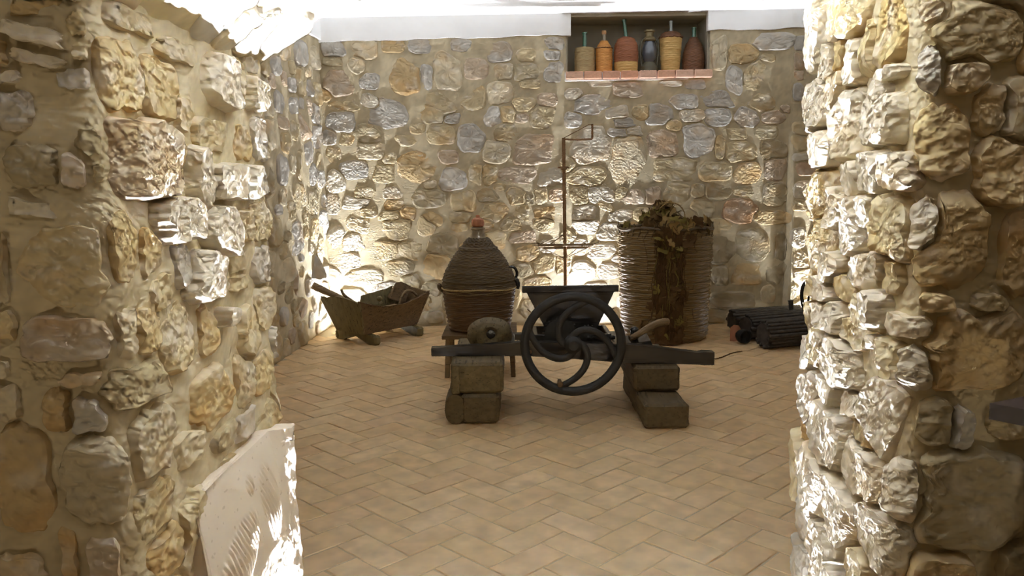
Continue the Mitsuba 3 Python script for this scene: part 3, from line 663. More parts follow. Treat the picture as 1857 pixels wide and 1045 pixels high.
# recessed floor uplights
for (lx, ly, lr, power, beam_i, beam_a, lean_x, lean, tint, lab) in LAMPS:
    k = thing('floor_uplight', lab, 'lamp', 'floor uplights')
    put('ring', lathe([(lr, .0), (lr + .003, .004), (lr + .014, .004), (lr + .016, 0)], 32, (lx, ly, .0)), 'steel', k)
    th = np.arange(24) * 2 * np.pi / 24
    v = np.vstack([[0, 0, 0], np.c_[np.cos(th) * lr, np.sin(th) * lr, 0 * th]]) + (lx, ly, .003)
    f = np.array([(0, 1 + i, 1 + (i + 1) % 24) for i in range(24)])
    put('lens', trimesh.Trimesh(v, f, process=False), None, k, smooth=False, emitter={'type': 'area', 'radiance': rgb(tint * power)})
    scene[k + '_beam'] = {'type': 'spot', 'to_world': T().look_at(origin=[lx, ly, .012], target=[lx + lean_x, ly + lean, 1.0], up=[0, 1, 0]), 'intensity': rgb(tint * beam_i),
                          'cutoff_angle': float(beam_a), 'beam_width': float(beam_a) * .4}

# ------------------------------------------------------------------ grape crusher on timber blocks
def timber(lo, hi, seed, mat, label, split=None, parts=()):
    k = thing('timber_block', label, 'timber block', 'timber blocks under the crusher')
    lo, hi = np.array(lo, float), np.array(hi, float)
    m = rough(box((lo + hi) / 2, hi - lo, .018), .010, 7, seed, .035)
    m.vertices = m.vertices + m.vertex_normals * (.004 * (meshkit.fbm(m.vertices * V(40, 4, 40), 3, seed) - .5))[:, None]
    z = m.vertices[:, 2]; m.vertices[:, 2] = np.clip(z, lo[2], hi[2] + .003)
    put('block', m, mat, k, smooth=50)
    return k
k = thing('timber_block', 'squared dark timber with a rounded split half, lowest of the left stack', 'timber block', 'timber blocks under the crusher')
m = rough(box((-.205, 5.12, .095), (.235, .70, .188), .02), .010, 7, 3, .03); m.vertices[:, 2] = np.clip(m.vertices[:, 2], 0, .19)
put('block', m, 'timber_end', k, smooth=50)
g8 = np.arange(14) * 2 * np.pi / 14
hp = [(-.362 + .062 * np.cos(a) * (1.0), y, .095 + .094 * np.sin(a) * (abs(np.sin(a)) ** -.25 if abs(np.sin(a)) > .1 else 1)) for a in g8 for y in (4.775, 5.45)]
m = rough(hull(hp), .007, 9, 5, .03); m.vertices[:, 2] = np.clip(m.vertices[:, 2], 0, .19)
put('half_log', m, 'timber_end', k, smooth=50)
k = timber((-.385, 4.78, .192), (-.062, 5.56, .384), 8, 'timber_pale', 'worn squared timber with a pale cracked top, upper one of the left stack')
m = rough(box((-.352, 4.776, .285), (.05, .02, .185), .006), .005, 14, 4, .02)
put('split_edge', m, 'timber_pale', k, smooth=50)
timber((.782, 4.632, 0), (1.052, 5.55, .155), 12, 'timber_end', 'short squared timber jutting forward at the bottom of the right stack')
timber((.762, 4.90, .160), (1.052, 5.60, .322), 15, 'timber_end', 'squared timber under the crusher beam, upper one of the right stack')

crusher = thing('grape_crusher', 'old black grape crusher with curved spoke flywheel, hopper and long wooden beams', 'grape crusher')
def bar(y, w):
    xs = [-.517, -.25, .05, .74, .95, 1.18, 1.215, 1.279]
    zb = [.387, .386, .386, .333, .329, .324, .320, .322]
    zt = [.440, .452, .472, .452, .428, .398, .404, .402]
    v = []
    for x, b, t in zip(xs, zb, zt):
        ww = w * (1 if x > -.4 else .85)
        v += [(x, y - ww / 2, b), (x, y + ww / 2, b), (x, y + ww / 2, t), (x, y - ww / 2, t)]
    f = []
    for i in range(len(xs) - 1):
        for j in range(4):
            a, b2 = 4 * i + j, 4 * i + (j + 1) % 4
            f += [(a, b2, b2 + 4), (a, b2 + 4, a + 4)]
    f += [(0, 2, 1), (0, 3, 2)]; e = 4 * (len(xs) - 1)
    f += [(e, e + 1, e + 2), (e, e + 2, e + 3)]
    m = trimesh.Trimesh(np.array(v, float), np.array(f)); trimesh.repair.fix_normals(m)
    m = rough(m, .004, 8, int(y * 10), .035)
    m.vertices[:, 2] -= .012 * np.clip((m.vertices[:, 0] - .5) / .8, 0, 1)
    return m
put('long_beam', bar(5.00, .07), 'wood_black', crusher, smooth=40)
put('rear_beam', box((.36, 5.50, .405), (.82, .07, .045), .006), 'wood_black', crusher)
for x in (-.02, .70):
    put('cross_bar', box((x, 5.25, .40), (.07, .46, .06), .006), 'wood_black', crusher)
for x in (.62, .66): put('bolt', lathe([(0, -.03), (.012, -.03), (.012, .0), (.007, .0), (.007, .02), (0, .02)], 10, (x - .55, 4.955, .41), rot((1, 0, 0), math.pi / 2)), 'iron_rust', crusher)
# flywheel
wc, WR = V(.373, 4.85, .480), .3225
wheel = put('flywheel', None or (lambda: tube([wc + (WR - .024) * V(math.cos(a), 0, math.sin(a)) for a in np.linspace(0, 2 * np.pi, 96, endpoint=False)], .0285, 14, closed=True))(), 'iron_black', crusher, smooth=True)
put('hub', lathe([(0, -.05), (.030, -.05), (.036, -.045), (.052, -.03), (.056, -.012), (.056, .03), (.045, .045), (.028, .05), (.028, .12), (0, .12)], 32, wc, rot((1, 0, 0), -math.pi / 2)), 'iron_black', wheel)
# curved spokes: each leaves the hub sideways and bows round to the rim
for a0 in (-112, -22, 68, 158):
    e = math.radians(a0)
    P = []
    for s in np.linspace(0, 1, 26):
        r = .040 + (WR - .055) * s
        ang = e + math.radians(118) * (1 - s) ** 1.35 * (1 - .12 * s)
        P.append(wc + r * V(math.cos(ang), 0, math.sin(ang)))
    P = np.array(P)
    sp = tube(P, np.linspace(.0235, .020, 26), 10)
    sp.vertices[:, 1] = wc[1] + (sp.vertices[:, 1] - wc[1]) * .75
    put('spoke', sp, 'iron_black', wheel, smooth=True)
kn = wc + (WR - .03) * V(math.cos(math.radians(-107)), 0, math.sin(math.radians(-107)))
put('crank_knob', lathe([(0, -.10), (.014, -.10), (.019, -.092), (.019, -.075), (.012, -.06), (.012, 0), (0, 0)], 16, kn + V(0, -.005, .052), rot((1, 0, 0), -math.pi / 2) @ rot((0, 1, 0), 0)), 'wood_brown', wheel, 'small worn wooden crank knob')
put('knob_stud', tube([kn, kn + V(0, 0, .045)], .013, 10), 'iron_rust', wheel)
put('axle', tube([wc + V(0, .03, 0), wc + V(0, .62, 0)], .022, 14), 'iron_black', crusher, smooth=True)
# hopper
def frustum(top, bot, th, zt, zb, rim):
    (x0, x1, y0, y1), (a0, a1, b0, b1) = top, bot
    ms = []
    def quadslab(p, q, r_, s, n):
        n = np.array(n, float)
        return hull([p, q, r_, s] + [np.array(k_) + n * th for k_ in (p, q, r_, s)])
    A, B, C_, D = V(x0, y0, zt), V(x1, y0, zt), V(x1, y1, zt), V(x0, y1, zt)
    a, b, c, d = V(a0, b0, zb), V(a1, b0, zb), V(a1, b1, zb), V(a0, b1, zb)
    return [quadslab(A, B, b, a, (0, 1, 0)), quadslab(B, C_, c, b, (-1, 0, 0)), quadslab(C_, D, d, c, (0, -1, 0)), quadslab(D, A, a, d, (1, 0, 0))]
hz, hr = .797, .752                                   # the front lip stands higher than the back one
def hopper():
    A, B, C_, D = V(.075, 5.20, hz), V(.690, 5.20, hz), V(.680, 5.52, hr), V(.085, 5.52, hr)
    a, b, c, d = V(.235, 5.22, .475), V(.545, 5.22, .475), V(.545, 5.44, .475), V(.235, 5.44, .475)
    w = lambda p, q, r_, s_, n: hull([p, q, r_, s_] + [x + V(*n) * .016 for x in (p, q, r_, s_)])
    return merge([w(A, B, b, a, (0, 1, 0)), w(B, C_, c, b, (-1, 0, 0)), w(C_, D, d, c, (0, -1, 0)), w(D, A, a, d, (1, 0, 0))])
hop = put('hopper', hopper(), 'wood_black', crusher, 'black wooden funnel hopper')
put('hopper_rim', rough(box((.3825, 5.197, hz - .020), (.632, .022, .044), .004), .002, 20, 3, .03), 'wood_black', hop, smooth=40)
put('hopper_rim', rough(box((.3825, 5.525, hr - .020), (.61, .022, .044), .004), .002, 20, 4, .03), 'wood_black', hop, smooth=40)
for x in (.12, .645): put('hopper_nail', tube([(x, 5.185, .655 - abs(x - .38) * .1), (x + (.02 if x > .4 else -.02), 5.17, .65)], .004, 5), 'iron_rust', hop)
put('roller_box', merge([box((.39, 5.13, .445), (.50, .03, .09)), box((.39, 5.43, .445), (.50, .03, .09)), box((.15, 5.28, .445), (.03, .30, .09)), box((.63, 5.28, .445), (.03, .30, .09))]), 'wood_black', crusher)
def gear(c, r, n, th, ax):
    prof = []
    for i in range(n):
        for (f, rr) in ((.0, r - .012), (.25, r - .012), (.35, r), (.65, r), (.75, r - .012)):
            a = 2 * np.pi * (i + f) / n
            prof.append((rr * math.cos(a), rr * math.sin(a)))
    from shapely.geometry import Polygon
    m = trimesh.creation.extrude_polygon(Polygon(prof), th, engine='earcut')
    m.vertices[:, 2] -= th / 2
    m.vertices = m.vertices @ rot((1, 0, 0), math.pi / 2).T + np.array(c)
    return m
put('gear', gear((.31, 5.075, .50), .115, 26, .022, 1), 'iron_black', crusher, 'toothed iron gear', smooth=False)
put('gear', gear((.49, 5.075, .485), .075, 18, .022, 1), 'iron_black', crusher, 'toothed iron gear', smooth=False)
scr = []
for i in range(15): scr.append(lathe([(.013, -.003), (.018, 0), (.013, .003)], 12, (.50 + i * .0105, 5.06, .478), rot((0, 1, 0), math.pi / 2)))
put('threaded_rod', merge([tube([(.48, 5.06, .478), (.66, 5.06, .478)], .0125, 12)] + scr), 'iron_black', crusher, smooth=40)

# hollow log end on the left stack, behind the beam
lg = thing('log', 'short olive brown log with rounded nose and dark knot behind the crusher beam', 'log')
prof = []
yy = [0, .008, .03, .07, .12, .16, .20]
ss = [.0, .58, .82, .94, 1.0, .97, .90]
ring = np.arange(40) * 2 * np.pi / 40
v = []
for y, s in zip(yy, ss):
    for a in ring:
        sx, sz = .146 * abs(math.cos(a)) ** (1.0 if math.sin(a) > 0 else .6) * np.sign(math.cos(a)), .103 * abs(math.sin(a)) ** .85 * np.sign(math.sin(a))
        v.append((-.152 + sx * s * (1.03 if a > np.pi else 1), 5.085 + y, .488 + sz * s))
f = []
for i in range(len(yy) - 1):
    for j in range(40):
        a, b = i * 40 + j, i * 40 + (j + 1) % 40
        f += [(a, b + 40, b), (a, a + 40, b + 40)]
for j in range(40): f.append(((len(yy) - 1) * 40 + j, (len(yy) - 1) * 40 + (j + 1) % 40, len(v)))
v.append((-.152, 5.285, .488))
m = trimesh.Trimesh(np.array(v), np.array(f)); m.merge_vertices(); m = rough(m, .007, 9, 4, .02)
d = np.hypot((m.vertices[:, 0] + .142) / 1.0, (m.vertices[:, 2] - .495) / 1.3)
front = m.vertices[:, 1] < 5.16
m.vertices[:, 1] += np.where(front, .055 * np.exp(-(d / .026) ** 2), 0)
m.vertices[:, 2] = np.maximum(m.vertices[:, 2], .388)
put('wood', m, 'timber_pale', lg, smooth=50)
put('knot', rough(lathe([(0, -.012), (.026, -.006), (.036, .012), (.020, .024)], 16, (-.140, 5.108, .500), rot((1, 0, 0), -math.pi / 2)), .006, 30, 2, .01), 'wood_black', lg, 'dark knot')

# wooden wedge and stick on the right stack
wd = thing('wooden_wedge', 'dark chunky wooden wedge lying on the right timber stack behind the beam', 'wedge')
m = rough(hull([(.70, 5.11, .38), (.95, 5.11, .326), (.95, 5.30, .326), (.72, 5.30, .326), (.745, 5.11, .327), (.72, 5.12, .42), (.90, 5.12, .44), (.90, 5.28, .46), (.74, 5.28, .44)]), .006, 12, 1, .02)
m.vertices[:, 2] = np.maximum(m.vertices[:, 2], .326)
put('block', m, 'wood_black', wd, smooth=40)
put('peg', tube(curve([(.80, 5.2, .44), (.805, 5.19, .49), (.80, 5.185, .52)], 8), [.028] * 7 + [.015], 10), 'wood_black', wd)
st = thing('wooden_stick', 'short pale brown stick leaning across the dark wedge beside the flywheel', 'stick')
put('stick', rough(tube(curve([(.765, 5.13, .455), (.87, 5.16, .505), (.985, 5.20, .548), (1.03, 5.22, .545)], 14), np.linspace(.020, .026, 14), 9), .003, 25, 2, .02), 'wood_stick', st, smooth=True)
tw = thing('twig', 'thin dry twig lying on the floor right of the crusher beam', 'twig')
put('stem', tube(curve([(1.645, 6.44, .005), (1.73, 6.50, .006), (1.86, 6.66, .004), (1.97, 6.73, .005)], 14), .0042, 6), 'stem_brown', tw)

# ------------------------------------------------------------------ demijohn on a stool
sx0, sx1, sy0, sy1, sz = -.535, .035, 5.92, 6.46, .333
stl = thing('stool', 'low dark wooden stool carrying the big wicker demijohn', 'stool')
put('seat', merge([box((-.25, 6.19, sz - .016), (sx1 - sx0, sy1 - sy0, .032), .005)]), 'wood_brown', stl)
for x, y, l in ((sx0 + .045, sy0 + .04, 0), (sx1 - .045, sy0 + .04, 0), (sx0 + .045, sy1 - .04, 0), (sx1 - .045, sy1 - .04, 0)):
    ox = -.012 if x < -.2 else .012
    put('leg', beam((x + ox, y, 0), (x, y, sz - .03), .036, .042, .004, up=(0, 1, 0)), 'wood_stick' if x < -.2 else 'wood_brown', stl)
put('brace', beam((sx0 + .02, sy1 - .04, .06), (sx0 + .26, sy1 - .04, sz - .03), .025, .03, .003, up=(0, 1, 0)), 'wood_brown', stl)
put('rail', beam((sx0 + .04, sy0 + .04, .12), (sx0 + .04, sy1 - .04, .12), .025, .03), 'wood_brown', stl)
put('rail', beam((sx1 - .04, sy0 + .04, .12), (sx1 - .04, sy1 - .04, .12), .025, .03), 'wood_brown', stl)
dj = thing('demijohn', 'large demijohn in a dark brown wicker jacket standing on the low stool', 'demijohn')
dc = (-.258, 6.19, sz + .011)
put('glass_neck', lathe([(.085, .66), (.062, .71), (.052, .735), (.050, .765), (.058, .772), (.058, .782), (.050, .786), (.048, .76)], 32, dc), 'amber_glass', dj, 'pale glass neck')
put('basket', wicker([(.20, .0), (.235, .004), (.255, .12), (.275, .25), (.285, .325)], dc, 26, .016, .009, seed=1, jitter=.002), 'wicker_brown', dj, 'coarse reddish brown lower basket', smooth=True)
put('wicker_hood', wicker([(.288, .325), (.284, .36), (.262, .44), (.205, .545), (.135, .635), (.088, .69), (.068, .705)], dc, 36, .0125, .0065, seed=2, jitter=.002), 'wicker_dark', dj, 'finely woven conical hood', smooth=True)
put('rim', tube([V(*dc) + V(.290 * math.cos(a), .290 * math.sin(a), .325 + .006 * math.sin(3 * a)) for a in np.linspace(0, 2 * np.pi, 60, endpoint=False)], .007, 8, closed=True), 'wicker_straw', dj)
for a, r_ in ((.5, .292), (2.2, .294), (4.0, .293)):
    put('loose_withy', tube([V(*dc) + V(r_ * math.cos(b), r_ * math.sin(b), .312 + .02 * math.sin(2 * b + a)) for b in np.linspace(-2.6, -.5, 30)], .0032, 6), 'wicker_gold', dj)
put('cap', lathe([(.0, .790), (.036, .788), (.047, .800), (.050, .825), (.044, .848), (.022, .858), (.016, .862), (.014, .88), (0, .882)], 24, dc), 'terracotta', dj, 'red earthenware cap')
hx = V(*dc) + V(.262, -.02, .425)
put('handle', tube([hx + V(.040 * math.cos(a) - .005, .0, .052 * math.sin(a)) for a in np.linspace(0, 2 * np.pi, 28, endpoint=False)], .010, 8, closed=True), 'wood_black', dj, 'dark loop handle')
put('handle_binding', tube(curve([hx + V(.02, 0, -.04), hx + V(.042, -.005, -.075), hx + V(.035, 0, -.115)], 10), .017, 8), 'wood_black', dj)
put('handle_stub', tube(curve([V(*dc) + V(-.278, -.03, .30), V(*dc) + V(-.305, -.04, .335), V(*dc) + V(-.300, -.04, .355)], 8), [.018] * 7 + [.010], 8), 'wicker_dark', dj)

# ------------------------------------------------------------------ yarn swift: a rusty rod with crank and folded cross pieces
sw = thing('yarn_swift', 'tall rusty iron rod with a crank top and spread wooden cross slats, behind the hopper', 'yarn swift')
X0 = lambda z: .527 - (z - .49) * .0095
Y0_ = 7.82
put('rod', tube([(X0(0), Y0_, .02), (X0(1.88), Y0_, 1.883)], .017, 10), 'iron_rust', sw, smooth=True)
put('foot', merge([box((.531, Y0_, .012), (.24, .05, .024), .004), box((.531, Y0_ - .03, .034), (.05, .34, .022), .004)]), 'wood_brown', sw)
put('crank', tube([(X0(1.87), Y0_, 1.868), (.659, Y0_, 1.862), (.784, Y0_, 1.868), (.790, Y0_, 1.875), (.790, Y0_, 2.009)], [.009, .009, .009, .010, .010], 8), 'iron_rust', sw)
put('crank_wire', tube([(.790, Y0_, 2.006), (.756, Y0_, 2.004), (.566, Y0_, 1.906), (X0(1.88), Y0_, 1.879)], .004, 6), 'iron_rust', sw)
put('collar', merge([box((X0(1.60) - .005, Y0_, 1.601), (.108, .03, .014), .003), box((X0(1.6), Y0_, 1.588), (.056, .05, .022), .004)]), 'iron_rust', sw)
for k_, (x0, x1, z, y) in enumerate(((.257, .797, .850, -.03), (.309, .772, .819, .03), (.268, .741, .837, .05))):
    put('slat', box(((x0 + x1) / 2, Y0_ + y, z), (x1 - x0, .020, .027), .003), 'wood_stick', sw)
for (x, z, y, top) in ((.262, .854, -.02, 1), (.741, .854, -.02, 1), (.288, .826, -.03, 0), (.772, .833, -.03, 0), (.35, .831, .05, 1), (.679, .831, .05, 0)):
    zz = .957 if top else .713
    put('spoke_wire', tube([(X0(zz), Y0_ + (0 if y < 0 else .02), zz), (x, Y0_ + y, z)], .0055, 6), 'wood_stick', sw)
for (p, q) in (((.309, .852), (.206, .877)), ((.278, .843), (.206, .850)), ((.309, .831), (.232, .795)), ((.329, .841), (.242, .883)), ((.751, .852), (.823, .901)), ((.772, .841), (.883, .888)), ((.767, .833), (.880, .795)), ((.751, .826), (.797, .779))):
    put('tip_wire', tube([(p[0], Y0_ - .01, p[1]), (q[0], Y0_ - .03, q[1])], .0045, 6), 'wood_stick', sw)

# ------------------------------------------------------------------ tall basket with dry vine
bc = (1.435, 7.46, 0)
bk = thing('wicker_basket', 'tall cylindrical golden brown wicker basket near the back wall', 'basket')
put('weave', wicker([(.03, .012), (.385, .012), (.398, .05), (.412, .5), (.425, .85), (.425, 1.03)], bc, 30, .019, .013, n=150, seed=5, jitter=.004), 'wicker_gold', bk, smooth=True)
put('rim', tube([V(*bc) + V(.43 * math.cos(a), .43 * math.sin(a), 1.035 + .012 * math.sin(5 * a)) for a in np.linspace(0, 2 * np.pi, 72, endpoint=False)], .016, 8, closed=True), 'wicker_dark', bk)
put('stake_ends', merge([tube([V(*bc) + V(.428 * math.cos(a), .428 * math.sin(a), .95), V(*bc) + V(.436 * math.cos(a + .1), .436 * math.sin(a + .1), 1.06 + .03 * math.sin(9 * a))], .006, 5) for a in np.linspace(0, 2 * np.pi, 40, endpoint=False)]), 'wicker_dark', bk, kind='stuff')
put('lining', lathe([(.40, .95), (.36, .985), (.0, 1.02)], 32, bc), 'stem_brown', bk)
vn = thing('dried_vine', 'dry brown vine leaves heaped on the wicker basket and trailing down its front', 'vine')
g = np.random.default_rng(77)
def leaf(size, seed):
    """A lobed, curled vine leaf."""
    q = np.random.default_rng(seed)
    th = np.linspace(-np.pi * .92, np.pi * .92, 23)
    r = size * (.62 + .30 * np.abs(np.cos(th * 2.5)) ** 1.5) * (1 - .12 * (np.abs(th) / np.pi))
    ringp = np.stack([r * np.cos(th), r * np.sin(th)], 1)
    v = [(0, 0, 0)]
    for s in (.5, 1.0):
        for p in ringp: v.append((p[0] * s, p[1] * s, 0))
    v = np.array(v, float); n = len(th)
    c1, c2 = q.uniform(-6, 6, 2) * .8
    v[:, 2] = (c1 * v[:, 0] ** 2 + c2 * v[:, 1] ** 2) * size / .06 * .8 + .10 * size * np.sin(v[:, 0] * 60 + v[:, 1] * 40)
    f = [(0, 1 + i, 2 + i) for i in range(n - 1)]
    for i in range(n - 1): f += [(1 + i, 1 + n + i, 2 + n + i), (1 + i, 2 + n + i, 2 + i)]
    return v, np.array(f)
def place_leaf(pos, normal, size, seed, mat):
    v, f = leaf(size, seed)
    q = np.random.default_rng(seed + 999)
    nn = np.array(normal, float) + q.normal(0, .45, 3); nn /= np.linalg.norm(nn)
    t = np.cross(nn, q.normal(0, 1, 3)); t /= np.linalg.norm(t)
    R = np.stack([t, np.cross(nn, t), nn], 1)
    put('leaf', trimesh.Trimesh(v @ R.T + pos, f, process=False), mat, vn, smooth=True)
mats = ['leaf_olive', 'leaf_brown', 'leaf_tan', 'leaf_brown', 'stem_brown']
n_ = 0
for i in range(140):
    if i < 70:     # heap on top
        a, rr = g.uniform(0, 2 * np.pi), abs(g.normal(0, .13))
        x, y = -.06 + rr * math.cos(a), -.18 + rr * math.sin(a) * .8
        z = 1.05 + .20 * math.exp(-((x + .06) / .16) ** 2 - ((y + .18) / .2) ** 2) * g.uniform(.5, 1.05)
        nrm = (x * 2, -1 + g.normal(0, .4), .8)
    elif i < 95:   # rim, right part
        a = g.uniform(-1.7, -.3); x, y, z = .40 * math.cos(a), .42 * math.sin(a), 1.05 + g.uniform(-.03, .05); nrm = (math.cos(a), math.sin(a), .5)
    else:          # trailing down the front
        a = g.normal(-1.68, .20); z = g.uniform(.03, 1.0); x, y = (.43 + .03 * g.uniform()) * math.cos(a), (.43 + .04 * g.uniform()) * math.sin(a); nrm = (math.cos(a), math.sin(a), .15)
    place_leaf(V(bc[0] + x, bc[1] + y, z), nrm, g.uniform(.045, .085), 100 + i, mats[i % 5] if i < 95 else ('leaf_brown', 'stem_brown', 'leaf_brown', 'leaf_olive')[i % 4])
for i, (x, y, z, s, mt) in enumerate(((1.44, 7.0, 1.055, .075, 'leaf_tan'), (1.28, 6.97, .955, .075, 'leaf_olive'), (1.40, 6.97, .93, .055, 'leaf_tan'), (1.47, 7.0, .88, .06, 'leaf_olive'), (1.22, 7.1, 1.06, .06, 'leaf_brown'))):
    place_leaf(V(x, y, z), (0, -1, .4), s, 500 + i, mt)
stems = []
for i in range(34):
    a = g.normal(-1.66, .17); z0 = g.uniform(.75, 1.12); L = g.uniform(.25, .95)
    P = []
    for s in np.linspace(0, 1, 9):
        z = max(.012, z0 - L * s); b = a + .10 * math.sin(3 * s + i) + g.normal(0, .015)
        r_ = .435 + .022 * math.sin(5 * s + i * 2) + .015
        P.append(V(*bc) + V(r_ * math.cos(b), r_ * math.sin(b), z))
    put('stem', tube(curve(P, 18), g.uniform(.002, .006), 6), 'stem_brown' if i % 4 else 'leaf_olive', vn, smooth=True)
put('stem', tube([V(1.375, 7.18, 1.18) + V(.12 * math.cos(a), .03 * math.sin(a), .12 * math.sin(a) - .05) + V(.05, -.05, .02) for a in np.linspace(-.6, 2.6, 22)], .0055, 6), 'leaf_tan', vn, smooth=True)
stems = []
for i in range(90):   # fine tangled tendrils, past counting
    a = g.normal(-1.64, .22); z = g.uniform(.1, 1.1)
    p = V(*bc) + V(.455 * math.cos(a), .455 * math.sin(a), z)
    q = p + V(g.normal(0, .05), -abs(g.normal(0, .02)), g.normal(-.06, .06)); q[2] = max(q[2], .01)
    stems.append(tube([p, (p + q) / 2 + g.normal(0, .01, 3), q], .0022, 4))
for i in range(50):
    p = V(bc[0] - .06, bc[1] - .20, 1.10) + g.normal(0, .08, 3) * V(1.2, .8, .5)
    q = p + g.normal(0, .07, 3)
    stems.append(tube([p, (p + q) / 2 + g.normal(0, .02, 3), q], .003, 4))
put('tendrils', merge(stems), 'stem_brown', vn, smooth=True, kind='stuff')
heap = rough(trimesh.creation.icosphere(3), .12, 2.2, 3, .2)
heap.vertices = heap.vertices * V(.19, .15, .12) + V(bc[0] - .06, bc[1] - .14, 1.03)
put('heap', heap, 'leaf_brown', vn, 'dark crumpled mass under the leaves', smooth=True)
strip = []
for zz in np.linspace(.01, 1.06, 40):
    wl, wr = .16 + .26 * meshkit.fbm(V(zz * 7, 2, 3), 3), .18 + .28 * meshkit.fbm(V(zz * 7, 9, 5), 3)
    for a in np.linspace(-1.66 - wl, -1.66 + wr, 14):
        r_ = .430 + .045 * meshkit.fbm(V(a * 16, zz * 7, 1), 3)
        if a in (-1.98,): r_ -= .03
        edge_ = abs(a + 1.66) / (wl if a < -1.66 else wr); r_ -= .05 * max(0, edge_ - .55)
        strip.append(V(*bc) + V(r_ * math.cos(a), r_ * math.sin(a), zz))
f = []
for i in range(39):
    for j in range(13):
        a = i * 14 + j; f += [(a, a + 1, a + 15), (a, a + 15, a + 14)]
put('matted_bark', trimesh.Trimesh(np.array(strip), np.array(f), process=False), 'stem_brown', vn, 'matted dark stems hanging down the front', smooth=True)

# ------------------------------------------------------------------ wooden cradle with tools
cr = thing('cradle', 'old dark wooden rocking cradle in the back left corner, filled with tools', 'cradle')
O = V(-1.36, 7.18, 0); e1 = V(.65, .76, 0); e1 /= np.linalg.norm(e1); e2 = V(-e1[1], e1[0], 0)
def Q(a, b, z): return O + a * e1 + b * e2 + V(0, 0, z)
LL, WW, ZB, ZT = .66, .40, .10, .385
fl = .105
def plank(poly, n, th=.02):
    n = np.array(n, float); n /= np.linalg.norm(n)
    poly = np.array(poly, float); k_ = len(poly)
    v = np.vstack([poly, poly + n * th])
    c0, c1 = poly.mean(0), (poly + n * th).mean(0)
    v = np.vstack([v, c0, c1]); f = []
    for i in range(k_):
        j = (i + 1) % k_
        f += [(i, j, k_ + j), (i, k_ + j, k_ + i), (2 * k_, j, i), (2 * k_ + 1, k_ + i, k_ + j)]
    m = trimesh.Trimesh(v, np.array(f), process=True); trimesh.repair.fix_normals(m)
    return m
def side(b0, bt, inward, sag):
    top = []
    for s in np.linspace(0, 1, 13):
        dip = sag * math.sin(math.pi * s) ** 1.5
        top.append(Q(-fl + (LL + 2 * fl) * s, bt, ZT - dip + .045 * (2 * s - 1) ** 4))
    poly = [Q(0, b0, ZB)] + [Q(LL * s, b0, ZB) for s in (.25, .5, .75)] + [Q(LL, b0, ZB)] + top[::-1]
    return plank(poly, inward * e2)
put('side_board', side(0, -fl * .8, 1, .045), 'wood_brown', cr, smooth=30)
put('side_board', side(WW, WW + fl * .8, -1, .07), 'wood_olive', cr, smooth=30)
for a0, at, inw in ((0, -fl, 1), (LL, LL + fl, -1)):
    top = [Q(at, -fl * .8 + (WW + 1.6 * fl) * s, ZT + .02 + .04 * math.sin(math.pi * s)) for s in np.linspace(0, 1, 9)]
    put('end_board', plank([Q(a0, 0, ZB), Q(a0, WW / 2, ZB), Q(a0, WW, ZB)] + top[::-1], inw * e1), 'wood_olive' if a0 == 0 else 'wood_brown', cr, smooth=30)
put('bottom_board', plank([Q(0, 0, ZB), Q(LL, 0, ZB), Q(LL, WW, ZB), Q(0, WW, ZB)], (0, 0, 1)), 'wood_brown', cr)
for a in (.06, LL - .06):
    lo_, hi_ = [], []
    for s in np.linspace(0, 1, 15):
        b = -.075 + (WW + .15) * s
        mid = math.sin(math.pi * s) ** .8
        lo_.append(Q(a, b, .0 + .055 * max(0, mid - .55) / .45 * 1.0))
        hi_.append(Q(a, b, .075 + .03 * mid))
    put('rocker', plank(lo_ + hi_[::-1], e1, .055), 'wood_olive', cr, smooth=30)
    for b in (-.075, WW + .075):
        put('rocker_end', box(Q(a + .027, b, .045), (.075, .05, .09), .018, np.stack([e1, e2, V(0, 0, 1)], 1)), 'wood_olive', cr)
put('finial', trimesh.creation.icosphere(2, .026).apply_translation(Q(-.02, WW * .0 - .05, ZT + .035) + e1 * .18), 'wood_olive', cr)
t1 = thing('hoe_handle', 'thick pale wooden handle sticking out of the left end of the cradle', 'tool handle')
put('shaft', rough(tube(curve([Q(-.20, .46, .545), Q(-.02, .36, .43), Q(.2, .25, .29), Q(.36, .18, .17)], 16), [.034] * 3 + [.029] * 13, 10), .004, 20, 3, .025), 'wood_stick', t1, smooth=True)
t2 = thing('hooked_branch', 'small curved hook shaped branch rising beside the handle in the cradle', 'branch')
put('branch', tube(curve([Q(-.03, .26, .50), Q(-.02, .255, .465), Q(.04, .235, .40), Q(.12, .20, .31), Q(.2, .18, .20)], 18), np.linspace(.010, .026, 18), 9), 'wood_stick', t2, smooth=True)
t3 = thing('plough_part', 'long dark wooden piece with a raised beak lying across the cradle', 'tool')
put('body', rough(merge([hull([Q(.26, .30, .30), Q(.26, .34, .40), Q(.62, .28, .30), Q(.62, .32, .445), Q(.26, .38, .3), Q(.62, .36, .3)])]), .006, 12, 5, .03), 'wood_olive', t3, smooth=40)
put('beak', rough(hull([Q(.52, .22, .35), Q(.60, .22, .50), Q(.66, .20, .505), Q(.74, .16, .46), Q(.64, .14, .30), Q(.55, .30, .36)]), .006, 15, 6, .025), 'wood_brown', t3, smooth=40)
t4 = thing('bent_withy', 'pale bent wooden hoop lying at the right end of the cradle', 'hoop')
put('hoop', tube(curve([Q(.50, .06, .26), Q(.53, .05, .40), Q(.58, .05, .435), Q(.68, .06, .41), Q(.74, .07, .36)], 20), .0125, 8), 'wood_stick', t4, smooth=True)
t5 = thing('wooden_mallet', 'small dark wooden peg standing up at the back right of the cradle', 'peg')
put('peg', rough(tube([Q(.66, .30, .28), Q(.70, .31, .46), Q(.705, .31, .475)], [.035, .035, .022], 12), .004, 20, 5, .02), 'wood_olive', t5, smooth=40)
t6 = thing('flat_stick', 'pale flat stick lying inside the cradle behind its near side', 'stick')
